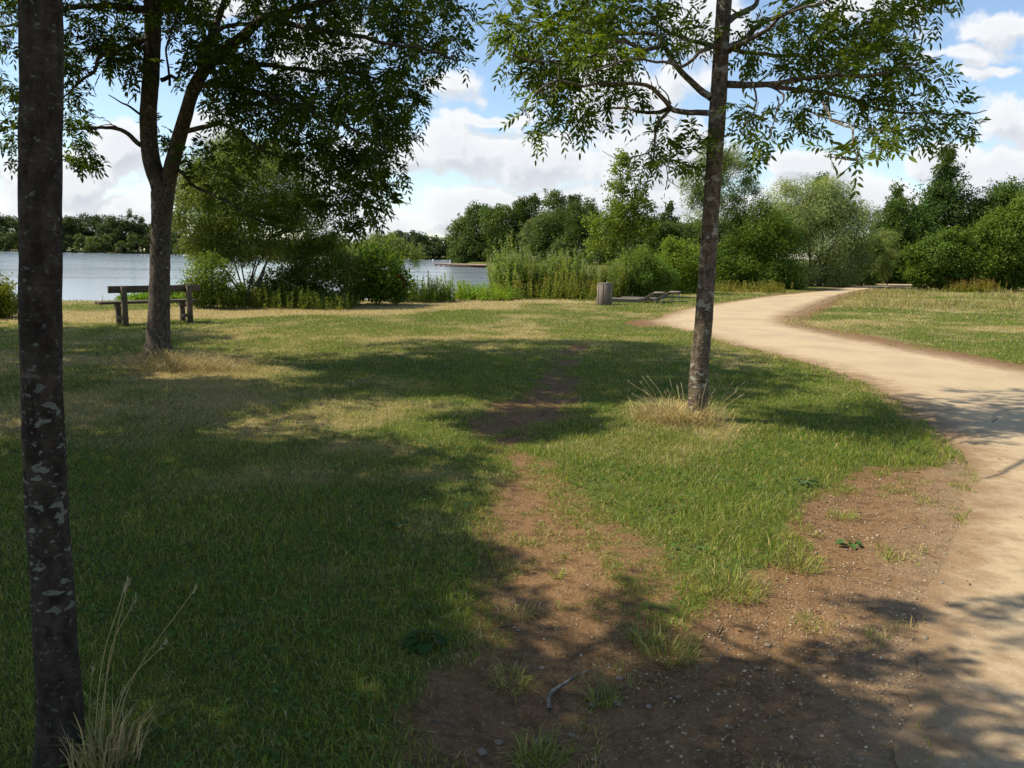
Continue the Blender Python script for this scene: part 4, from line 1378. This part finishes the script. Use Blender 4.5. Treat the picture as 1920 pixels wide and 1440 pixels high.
def lounger(u, v, label, ln):
    b = P(u, v)
    b[2] = gz(b[0], b[1])
    root = empty('timber_lounger', b, label, 'lounger', 'timber loungers by the litter bin')
    root.rotation_euler = (0, 0, R(-17))
    # +x runs along the bed to its raised head; origin where the back starts to rise
    m = MB()
    n = int(ln / .085)
    for k in range(n):
        m.box((-ln + k * .085, -.36, .085), (-ln + k * .085 + .07, .36, .115), bev=.004)
    m.build('bed_slats', M_WOOD_GREY, root)
    m = MB()
    for y in (-.33, .29):
        m.box((-ln, y, -.02), (0, y + .04, .083), bev=.004)
    m.build('bed_frame', M_WOOD_GREY, root)
    sl = math.atan2(.24, .40)
    rot = Matrix.Rotation(-sl, 3, 'Y')
    m = MB()
    for k in range(6):
        m.box((k * .08, -.36, 0.0), (k * .08 + .066, .36, .03), rot=rot, at=(.02, 0, .085), bev=.004)
    m.build('back_slats', M_WOOD_GREY, root)
    m = MB()
    for y in (-.33, .29):
        m.box((0, y, -.075), (.47, y + .04, -.002), rot=rot, at=(.02, 0, .085), bev=.004)
    m.box((.2, -.289, -.06), (.24, .289, -.02), rot=rot, at=(.02, 0, .085), bev=.004)
    m.build('back_frame', M_WOOD_GREY, root)
    m = MB()
    m.box((.425, -.38, .325), (.80, .38, .368), bev=.006)
    m.build('head_shelf', M_WOOD_GREY, root)
    for y in (-.32, .32):
        m = MB()
        m.tube([(.74, y, -.05), (.74, y, .322)], [.012, .012], 8)
        m.build('leg', M_STEEL, root)
    for y in (-.3, .3):
        m = MB()
        m.tube([(.50, y, -.05), (.50, y, .322)], [.012, .012], 8)
        m.build('leg', M_STEEL, root)


bench()
litter_bin()
lounger(1203, 567.5, 'timber lounger nearer the litter bin, its slatted head raised on thin legs', 1.6)
lounger(1233, 565.3, 'second timber lounger, farther from the bin, seen behind the first', 1.3)


def jetty():
    a, b = D(815, 494, 160), D(905, 500, 148)
    z = -.28
    root = empty('jetty', ((a + b)[0] / 2, (a + b)[1] / 2, LAKE_Z), 'low timber jetty reaching out from the far wood over the lake', 'jetty')
    d = norm(np.array([[b[0] - a[0], b[1] - a[1], 0]]))[0]
    n = np.array([-d[1], d[0], 0])
    ln = np.linalg.norm((b - a)[:2]) + 6
    rot = Matrix.Rotation(math.atan2(d[1], d[0]), 3, 'Z')
    at = np.array([a[0], a[1], 0]) - np.array(root.location) * [1, 1, 0]
    m = MB()
    k = 0
    while k * .5 < ln:
        m.box((k * .5, 0, .46), (k * .5 + .46, 9.0, .54), rot=rot, at=at, bev=0)
        k += 1
    m.build('deck', M_WOOD_JETTY, root)
    m = MB()
    m.box((0, -.06, .24), (ln, -.003, .50), rot=rot, at=at, bev=0)
    m.build('fascia', wood_mat('tarred_timber', (.07, .035, .028), (.12, .065, .05)), root)
    for k in range(9):
        m = MB()
        p = np.array(at) + d * (k * 1.7 + .3) + n * .15
        m.tube([p + [0, 0, -1.0], p + [0, 0, .455]], [.11, .11], 8)
        m.build('pile', M_DARK, root)
    # pale post near the outer end, a small heap beside it
    p = D(844, 491, 156)
    r2 = empty('mooring_post', (p[0], p[1], LAKE_Z + .54), 'small pale upright post on the jetty', 'post')
    m = MB()
    m.tube([(0, 0, 0), (0, 0, .45), (0, 0, .6)], [.13, .11, .11], 8)
    m.build('shaft', M_WHITE, r2)
    m = MB()
    m.tube([(0, 0, .60), (0, 0, .72), (0, 0, .77)], [.15, .16, .06], 8)
    m.build('cap', M_WHITE, r2)
    for (u, Y, lb) in ((812, 290, 'white buoy floating left of the jetty near the far shore'),):
        q = D(u, 488, Y)
        m = MB()
        m.tube([(q[0], Y, LAKE_Z - .2), (q[0], Y, LAKE_Z + .1), (q[0], Y, LAKE_Z + .42), (q[0], Y, LAKE_Z + .55)], [.2, .34, .3, .05], 10)
        tag(m.build('buoy', M_WHITE, None, (q[0], Y, LAKE_Z), True), lb, 'buoy')


jetty()


# ------------------------------------------------------------------ grass
GREEN, STRAW = np.array([.170, .248, .023]), np.array([.52, .42, .19])


def blades(mb, xy, h, w, lean, dry, bright=None, z=None, azim=None):
    n = len(xy)
    z = height(xy) - .006 if z is None else z
    th = rng.uniform(0, 2 * math.pi, n) if azim is None else azim
    ld = np.c_[np.cos(th), np.sin(th), np.zeros(n)]
    sd_ = rng.uniform(0, 2 * math.pi, n)
    s = np.c_[np.cos(sd_), np.sin(sd_), np.zeros(n)]
    b = np.c_[xy, z]
    m = b + ld * (lean * h * .35)[:, None] + np.array([0, 0, 1.0]) * (h * .58)[:, None]
    t = b + ld * (lean * h)[:, None] + np.array([0, 0, 1.0]) * (h * np.clip(1 - lean * .35, .25, 1))[:, None]
    w = w[:, None]
    v = np.stack([b - s * w * .5, b + s * w * .5, m + s * w * .4, m - s * w * .4, t], 1)
    i = np.arange(n)[:, None] * 5
    q = i + np.array([[0, 1, 2, 3]])
    tr = i + np.array([[3, 2, 4]])
    k = np.clip(dry, 0, 1)[:, None]
    c = GREEN * (1 - k) + STRAW * k
    c = c * rng.uniform(.65, 1.35, n)[:, None] * np.c_[rng.uniform(.85, 1.25, n), np.ones(n), rng.uniform(.7, 1.3, n)]
    if bright is not None:
        c = c * bright[:, None]
    c = np.clip(c, 0, .8)
    mb.add(v.reshape(-1, 3), q, tr, np.repeat(c, 5, 0))


def polar(n, r0, r1, half=50):
    r = np.sqrt(rng.uniform(r0 * r0, r1 * r1, n))
    t = np.radians(rng.uniform(-half, half, n))
    return np.c_[r * np.sin(t), r * np.cos(t)]


def build_grass():
    mb = MB()
    for (r0, r1, dens, w, h) in ((1.5, 4, 7600, .0031, .046), (4, 7, 5200, .0038, .045), (7, 11, 2900, .0052, .044), (11, 17, 1300, .008, .045), (17, 26, 480, .012, .046), (26, 48, 130, .024, .055)):
        n = int(dens * math.radians(100) / 2 * (r1 * r1 - r0 * r0))
        xy = polar(n, r0, r1)
        soil = soil_field(xy)
        cl = fbm(xy, 3.2, 4, 41)
        cl2 = fbm(xy, 10, 2, 47)
        keep = rng.random(n) < sstep(1 - soil + (cl - .5) * 1.3 + (cl2 - .5) * .7, .24, .64) * (.6 + .9 * cl2)
        pd = sdf(xy, PATH)
        keep &= pd > -.05 + (cl - .5) * .25
        keep &= sdf(xy, LAKE) > .8
        dry = dry_field(xy)
        keep &= rng.random(n) < 1.0 - .35 * dry
        bank = sdf(xy, LAKE)
        xy, soil, dry, cl, pd, cl2 = xy[keep], soil[keep], dry[keep], cl[keep], pd[keep], cl2[keep]
        k = len(xy)
        lush = np.exp(-((xy[:, 0] - P(1440, 1000)[0]) / .55) ** 2 - ((xy[:, 1] - P(1440, 1000)[1]) / .9) ** 2) * .9
        lush = lush + np.exp(-((xy[:, 0] - P(1560, 830)[0]) / 1.2) ** 2 - ((xy[:, 1] - P(1560, 830)[1]) / 1.0) ** 2) * .6
        edge = sstep(.55 - pd, 0, .5) * .5
        hh = h * rng.uniform(.55, 1.35, k) * (.55 + .9 * cl) * (1 + lush + edge) * (1 - .35 * sstep(soil, .2, .6))
        dd = np.clip(dry * .9 + (rng.random(k) - .5) * .9 + (cl2 - .5) * .5, 0, 1)
        dd = np.where(rng.random(k) < .06, 1.0, dd)
        blades(mb, xy, hh, w * rng.uniform(.7, 1.3, k), rng.uniform(.1, 1.25, k) * (1 + .5 * (dd > .7)), dd)
    xy = polar(60000, 1.5, 12, 48)
    keep = (fbm(xy, 1.1, 4, 71) > .56) & (soil_field(xy) < .3) & (sdf(xy, PATH) > .1)
    xy = xy[keep]
    k = len(xy)
    th = rng.uniform(0, 6.28, k)
    L = rng.uniform(.014, .034, k)
    rhomb(mb, np.c_[xy, height(xy) + rng.uniform(.012, .045, k)], norm(np.c_[np.cos(th), np.sin(th), rng.uniform(-.2, .5, k)]), norm(np.array([0, 0, 1.]) + rand_dir(k) * .4), L, L * .75,
          np.array([.085, .165, .028]) * rng.uniform(.6, 1.4, (k, 1)))
    xy = polar(26000, 1.5, 9, 46)
    so = soil_field(xy)
    keep = (so > .25) & (rng.random(len(xy)) < .10 + .5 * (so < .7)) & (sdf(xy, PATH) > .15)
    xy = xy[keep]
    k = len(xy)
    blades(mb, xy, rng.uniform(.008, .02, k), rng.uniform(.002, .0035, k), rng.uniform(2.5, 6, k), rng.uniform(.55, 1.05, k), rng.uniform(.55, 1.1, k), z=height(xy) + .004)
    tag(mb.build('grass', M_GRASS), 'short patchy lawn grass, green to straw', 'grass', kind='stuff')

    mb = MB()                                     # longer, browner grass beyond the right side of the path
    mead = np.array([P(*a)[:2] for a in [(1520, 568), (1570, 552), (1610, 545), (1760, 545), (2150, 548), (2150, 592), (1900, 586), (1760, 582), (1600, 582)]])
    lo, hi = mead.min(0), mead.max(0)
    n = 42000
    xy = rng.uniform(lo, hi, (n, 2))
    cl = fbm(xy, .5, 4, 61)
    f = sstep(-sdf(xy, mead), -.6, 1.2) * sstep(cl, .42, .66)
    keep = (rng.random(n) < f) & (sdf(xy, PATH) > .3)
    xy, cl = xy[keep], cl[keep]
    k = len(xy)
    blades(mb, xy, rng.uniform(.10, .42, k) * (.2 + 1.1 * cl), np.full(k, .016), rng.uniform(.2, 1.1, k), rng.uniform(.35, 1, k), rng.uniform(.6, 1.0, k))
    tag(mb.build('meadow_grass', M_GRASS), 'long brown-tipped grass beyond the path', 'grass', kind='stuff')


build_grass()


def straw_tuft(c, name, label, n, rad, h, lean, out=.6, heads=0, tone=1.0, skew=(0, 0), heap=0):
    """dead stalks round a trunk foot, with seed heads"""
    b = np.array([c[0], c[1], gz(c[0], c[1])])
    root = empty(name, b, label, 'dry grass')
    th = rng.uniform(0, 2 * math.pi, n)
    r = rad * np.abs(rng.normal(.55, .28, n))
    xy = b[:2] + np.c_[np.cos(th) * r, np.sin(th) * r] + np.array(skew) * rng.random((n, 1))
    mb = MB()
    blades(mb, xy, h * rng.uniform(.25, 1.1, n), np.full(n, .0042), lean * rng.uniform(.3, 1.6, n), rng.uniform(.75, 1.1, n), rng.uniform(.7, 1.25, n) * tone,
           azim=th + rng.normal(size=n) * .9, z=height(xy) - .006 + heap * rng.random(n) * np.exp(-(np.hypot(xy[:, 0] - b[0], xy[:, 1] - b[1]) / rad) ** 2))
    mb.build('stalks', M_STRAW, root, b)['kind'] = 'stuff'
    if heads:
        for k in range(heads):
            hb, sb = MB(), MB()
            a = rng.uniform(0, 2 * math.pi)
            o = b + np.array([math.cos(a) * rad * .8, math.sin(a) * rad * .5, 0])
            L = h * rng.uniform(.9, 1.9)
            ln = rng.uniform(.2, .8)
            t = o + np.array([math.cos(a) * ln * L, math.sin(a) * ln * L * .6, L * (1 - .35 * ln)])
            m = (o + t) / 2 + np.array([-math.cos(a) * .06 * L, 0, .1 * L])
            sb.tube(smooth_line([o, m, t], 7), np.linspace(.0022, .0013, 7), 4, col=STRAW * 1.1)
            d = norm((t - m)[None])[0]
            nn = 14
            p = t + d * rng.uniform(-.01, .03, nn)[:, None]
            rhomb(hb, p, norm(d + rand_dir(nn) * .35), rand_dir(nn), np.full(nn, .028), np.full(nn, .0042), np.array([.50, .43, .27]) * rng.uniform(.8, 1.2, (nn, 1)))
            hb.build('seed_head', M_STRAW, sb.build('seed_stalk', M_STRAW, root, b), b)


straw_tuft(T3 + [-.10, -.05, 0], 'dry_grass_tuft', 'pale straw ruff round the foot of the leaning tree by the path', 1900, .36, .25, 1.15, heads=30, skew=(-.25, .10), tone=1.0)
straw_tuft(T2 + [.15, -.35, 0], 'dry_grass_tuft', 'heap of dead straw at the foot of the forked tree', 2600, .62, .24, 2.3, heads=6, skew=(.9, -.1), tone=.8, heap=.16)
b1 = T1 + [.16, -.03, 0]
straw_tuft(b1, 'dry_grass_tuft', 'dead grass clump with tall seed heads beside the nearest trunk', 210, .10, .24, .5, heads=0, tone=.85)


def stalk_things():
    root = empty('seed_grass', P(215, 1425), 'few tall dry seed stalks standing clear of the dead grass clump', 'dry grass')
    b = P(215, 1425)
    Y = b[1]
    for (u0, v0, um, vm, u1, v1) in ((190, 1400, 205, 1230, 250, 1130), (175, 1410, 190, 1250, 230, 1115), (205, 1400, 250, 1270, 360, 1112), (195, 1410, 235, 1290, 302, 1214), (165, 1420, 168, 1330, 172, 1262), (200, 1420, 215, 1330, 228, 1300), (185, 1420, 195, 1300, 238, 1100)):
        sb, hb = MB(), MB()
        Z = Y + rng.uniform(-.12, .12)
        o, m, t = P(u0, v0 + 25), D(um, vm, Z), D(u1, v1, Z)
        sb.tube(smooth_line([o, m, t], 10), np.linspace(.0021, .0011, 10), 4, col=STRAW * .95)
        d = norm((t - m)[None])[0]
        nn = 14
        p = t + d * rng.uniform(-.012, .02, nn)[:, None]
        rhomb(hb, p, norm(d + rand_dir(nn) * .45), rand_dir(nn), np.full(nn, .022), np.full(nn, .0028), np.array([.48, .41, .25]) * rng.uniform(.8, 1.2, (nn, 1)))
        hb.build('seed_head', M_STRAW, sb.build('stalk', M_STRAW, root, b), b)


stalk_things()
lit_ = MB()
xy = polar(1500, 1.5, 12, 46)
xy = xy[(rng.random(len(xy)) < .25 + .6 * (fbm(xy, .8, 3, 83) > .52)) & (sdf(xy, PATH) > -1.6)]
k = len(xy)
th = rng.uniform(0, 6.28, k)
L = rng.uniform(.022, .05, k)
onpath = sdf(xy, PATH) < 0
rhomb(lit_, np.c_[xy, np.where(onpath, .024, height(xy) + np.where(soil_field(xy) > .4, .012, .04))], norm(np.c_[np.cos(th), np.sin(th), rng.uniform(-.15, .25, k)]),
      norm(np.array([0, 0, 1.]) + rand_dir(k) * .35), L, L * .38, np.array([.22, .13, .05]) * rng.uniform(.4, 1.5, (k, 1)) * np.c_[np.ones(k), rng.uniform(.8, 1.5, k), np.ones(k)])
tag(lit_.build('leaf_litter', M_LEAF), 'small fallen brown leaves scattered on grass and soil', 'fallen leaves', kind='stuff')

# tufts on the bare soil, each a plant of its own
tufts = [
    (962, 1268, .10, .085, .45, 150, 'splayed yellowing grass tuft left of the fallen stick'),
    (1012, 1412, .085, .12, .15, 170, 'dark green grass tuft at the bottom edge below the stones'),
    (1128, 1302, .06, .10, .15, 80, 'small green tuft right of the fallen stick'),
    (1252, 1215, .13, .12, .15, 170, 'tall green tuft where the soil meets the grass wedge'),
    (1205, 1190, .06, .09, .2, 80, 'low tuft just left of the tall green tuft'),
    (1500, 1062, .11, .13, .35, 150, 'splayed tuft at the lower corner of the grass wedge'),
    (1525, 996, .06, .06, .5, 70, 'flat dark tuft on the gravel above the broad-leaved weed'),
    (1580, 962, .10, .10, .3, 110, 'bluish tuft on the gravel beside the upper grass edge'),
    (985, 1010, .09, .06, .4, 110, 'low green tuft on the trodden track in the sun'),
    (1045, 1072, .03, .08, .1, 40, 'tiny upright tuft in the middle of the trodden track'),
    (975, 1140, .09, .08, .8, 100, 'straggling straw-coloured tuft at the left edge of the track'),
    (1375, 1105, .16, .15, .25, 330, 'thick green tuft at the tip of the grass wedge'),
    (1000, 905, .07, .06, .4, 80, 'small tuft high on the trodden track'),
]
for (u, v, rad, h, dry, n, lb) in tufts:
    c = P(u, v)
    c[2] = gz(c[0], c[1])
    root = empty('grass_tuft', c, lb, 'grass tuft', 'grass tufts on the bare soil')
    th = rng.uniform(0, 2 * math.pi, n)
    r = rad * rng.uniform(0, 1, n) ** .7
    mb = MB()
    blades(mb, c[:2] + np.c_[np.cos(th) * r, np.sin(th) * r * .8], h * .78 * rng.uniform(.4, 1.2, n), np.full(n, .004), rng.uniform(.3, 1.4, n) * (1 + dry), np.clip(.12 + dry * .8 + rng.normal(size=n) * .22, 0, 1), azim=th + rng.normal(size=n) * .7)
    mb.build('blades', M_GRASS, root, c)

weeds = [(800, 1210, .055, 10, (.045, .10, .022), 'dark broad-leaved dock in the shaded grass left of the track'), (1592, 1018, .045, 6, (.10, .19, .05), 'broad-leaved weed alone on the sunlit gravel'),
         (1512, 905, .055, 9, (.09, .15, .05), 'round-leaved weed at the top edge of the grass wedge'), (740, 985, .05, 7, (.05, .10, .03), 'small broad-leaved weed in the shaded lawn')]
for (u, v, s, n, c3, lb) in weeds:
    c = P(u, v)
    c[2] = gz(c[0], c[1])
    root = empty('broadleaf_weed', c, lb, 'weed', 'broad-leaved weeds')
    lf, st = MB(), MB()
    for k in range(n):
        a = k * 2.4 + rng.uniform(-.3, .3)
        L = s * rng.uniform(.7, 1.2)
        d = np.array([math.cos(a), math.sin(a), rng.uniform(.1, .6)])
        o = c + d * s * .7 * [1, 1, 1]
        st.tube([c, c * .5 + o * .5 + [0, 0, .01], o], [.002, .0018, .0015], 4, col=np.array(c3) * 1.1)
        sd = norm(np.cross(d, [0, 0, 1])[None])[0]
        rows = []
        prof = [0, .34, .5, .52, .42, .24, .04]
        for i, wv in enumerate(prof):
            f = i / (len(prof) - 1)
            q = o + d * L * f * [1, 1, .6] + [0, 0, .012 - .03 * f * f]
            rows += [q - sd * wv * L + [0, 0, .008], q, q + sd * wv * L + [0, 0, .008]]
        q = []
        for i in range(len(prof) - 1):
            q += [[i * 3, i * 3 + 1, i * 3 + 4, i * 3 + 3], [i * 3 + 1, i * 3 + 2, i * 3 + 5, i * 3 + 4]]
        lf.add(rows, q, col=np.array(c3) * rng.uniform(.8, 1.2))
    st.build('stems', M_LEAF, root, c)
    lf.build('leaves', M_LEAF, root, c, True)

# ------------------------------------------------------------------ stones, gravel, stick
def pebble_shape(n, seed):
    bm = bmesh.new()
    bmesh.ops.create_icosphere(bm, subdivisions=n, radius=1)
    v = np.array([x.co[:] for x in bm.verts])
    f = (fbm(v + seed * 3.1, 1.3, 3, seed) - .5) * 1.5
    v = v * (1 + f[:, None]) * np.array([1, rng.uniform(.6, .95), rng.uniform(.4, .65)])
    fs = [[x.index for x in p.verts] for p in bm.faces]
    bm.free()
    return v, fs


big = [(1158, 1304, .020, 'brown rounded stone right of the small green tuft'), (1217, 1309, .016, 'tan stone alone on the soil, rightmost of the row by the stick'),
       (1107, 1321, .013, 'pale stone under the small green tuft'), (1110, 1307, .018, 'grey-white stone half hidden by the small green tuft'),
       (1072, 1363, .016, 'yellowish stone below the fallen stick'), (935, 1376, .018, 'tan stone in the thin grass at the bottom left of the soil'),
       (905, 1396, .020, 'flat buff stone nearest the bottom left grass'), (1010, 1376, .018, 'dull stone behind the dark green bottom tuft'), (1030, 1373, .020, 'brown stone beside the dull one behind the bottom tuft'),
       (972, 1173, .017, 'white stone at the left edge of the trodden track'), (1013, 1122, .013, 'grey stone on the sunlit track'),
       (1163, 1259, .018, 'pale stone up the soil from the small green tuft'), (1440, 1200, .020, 'blue-grey stone on the shaded gravel'), (1735, 1198, .022, 'buff stone at the path edge in shade'),
       (1765, 1094, .018, 'bluish stone at the edge of the path'), (1530, 1032, .018, 'white stone beside the corner of the grass wedge'), (1272, 1292, .016, 'dull tan stone far right of the stick'), (1420, 1185, .013, 'small pale stone next to the blue-grey stone')]
for k, (u, v, s, lb) in enumerate(big):
    c = P(u, v)
    vs, fs = pebble_shape(2, k + 3)
    s = s * .8
    z = gz(c[0], c[1])
    mb = MB()
    grey = .5 if 'grey' in lb or 'blue' in lb else 0
    mb.add(vs * s + [c[0], c[1], z + s * .22], None, fs)
    o = mb.build('stone', M_STONE, None, (c[0], c[1], z), True)
    o.rotation_euler = (0, 0, rng.uniform(0, 6))
    tag(o, lb, 'stone', 'loose stones on the bare soil')

gm = Mat('gravel_stones')
gm = gm.done(gm.principled(gm.attr('col'), .85, None, .25))
shapes = [pebble_shape(1, 40 + k) for k in range(5)]
gb = MB()
N = 52000
xy = np.r_[polar(N, 1.4, 7.0, 46), polar(9000, 7, 12, 46)]
s = soil_field(xy)
grav = sstep(xy[:, 0] - .1 - .14 * xy[:, 1], -.5, .5) * .9 + .12
s = np.maximum(s, sdf(xy, PATH) < 0)
keep = (s > .55) & (rng.random(len(xy)) < grav * (.35 + fbm(xy, 1.5, 3, 77))) & ((sdf(xy, PATH) > -.4) | (rng.random(len(xy)) < .10))
xy = xy[keep]
hz_ = height(xy)
for k in range(len(xy)):
    v, f = shapes[k % 5]
    r = .0028 + .0062 * rng.random() ** 2.2 + (.007 * rng.random() if rng.random() < .03 else 0)
    a = rng.uniform(0, 6.28)
    ca, sa = math.cos(a) * r, math.sin(a) * r
    w = np.c_[v[:, 0] * ca - v[:, 1] * sa, v[:, 0] * sa + v[:, 1] * ca, v[:, 2] * r] + [xy[k, 0], xy[k, 1], hz_[k] + r * .2]
    t = rng.random()
    c = np.array([.20, .13, .07]) * (1 - t) + np.array([.48, .38, .25]) * t
    gb.add(w, None, f, c * rng.uniform(.6, 1.1))
tag(gb.build('gravel', gm, None, (0, 0, 0), True), 'small pale stones scattered over the bare soil', 'gravel', kind='stuff')

c = P(1045, 1285)
st = MB()
pts = [P(1031, 1318), P(1029, 1300), P(1034, 1287), P(1048, 1274), P(1066, 1262), P(1085, 1253), P(1102, 1248)]
pts = [p + [0, 0, gz(p[0], p[1]) + .008 + .006 * math.sin(i * 1.3)] for i, p in enumerate(pts)]
st.tube(smooth_line(pts, 26), np.linspace(.0085, .003, 26), 9, wob=.25, seed=3)
tag(st.build('fallen_stick', bark_mat('stick_bark', (.13, .11, .085), (.30, .26, .21), (.4, .38, .32), .05), None, (c[0], c[1], 0), True), 'curved grey stick lying on the bare soil', 'stick')
for k, (a, b, lb) in enumerate((((934, 1176), (978, 1168), 'thin dark twig by the white stone'), ((808, 1348), (862, 1358), 'thin pale twig at the left end of the soil'), ((1345, 1180), (1352, 1166), 'short dark twig on the shaded gravel'), ((1710, 1152), (1730, 1160), 'short twig near the path edge'), ((1860, 795), (1872, 785), 'scrap of twig on the path'))):
    p, q = P(*a), P(*b)
    m = MB()
    for e in (p, q):
        e[2] = gz(e[0], e[1]) + .012
    m.tube(smooth_line([p, (p + q) / 2 + [0, 0, .004], q], 8), np.linspace(.004, .002, 8), 6, wob=.2, seed=k)
    tag(m.build('twig', M_BARK2, None, p, True), lb, 'twig', 'small twigs on the ground')
print('scene built: objects', len(bpy.data.objects), 'polys', sum(len(m.polygons) for m in bpy.data.meshes))
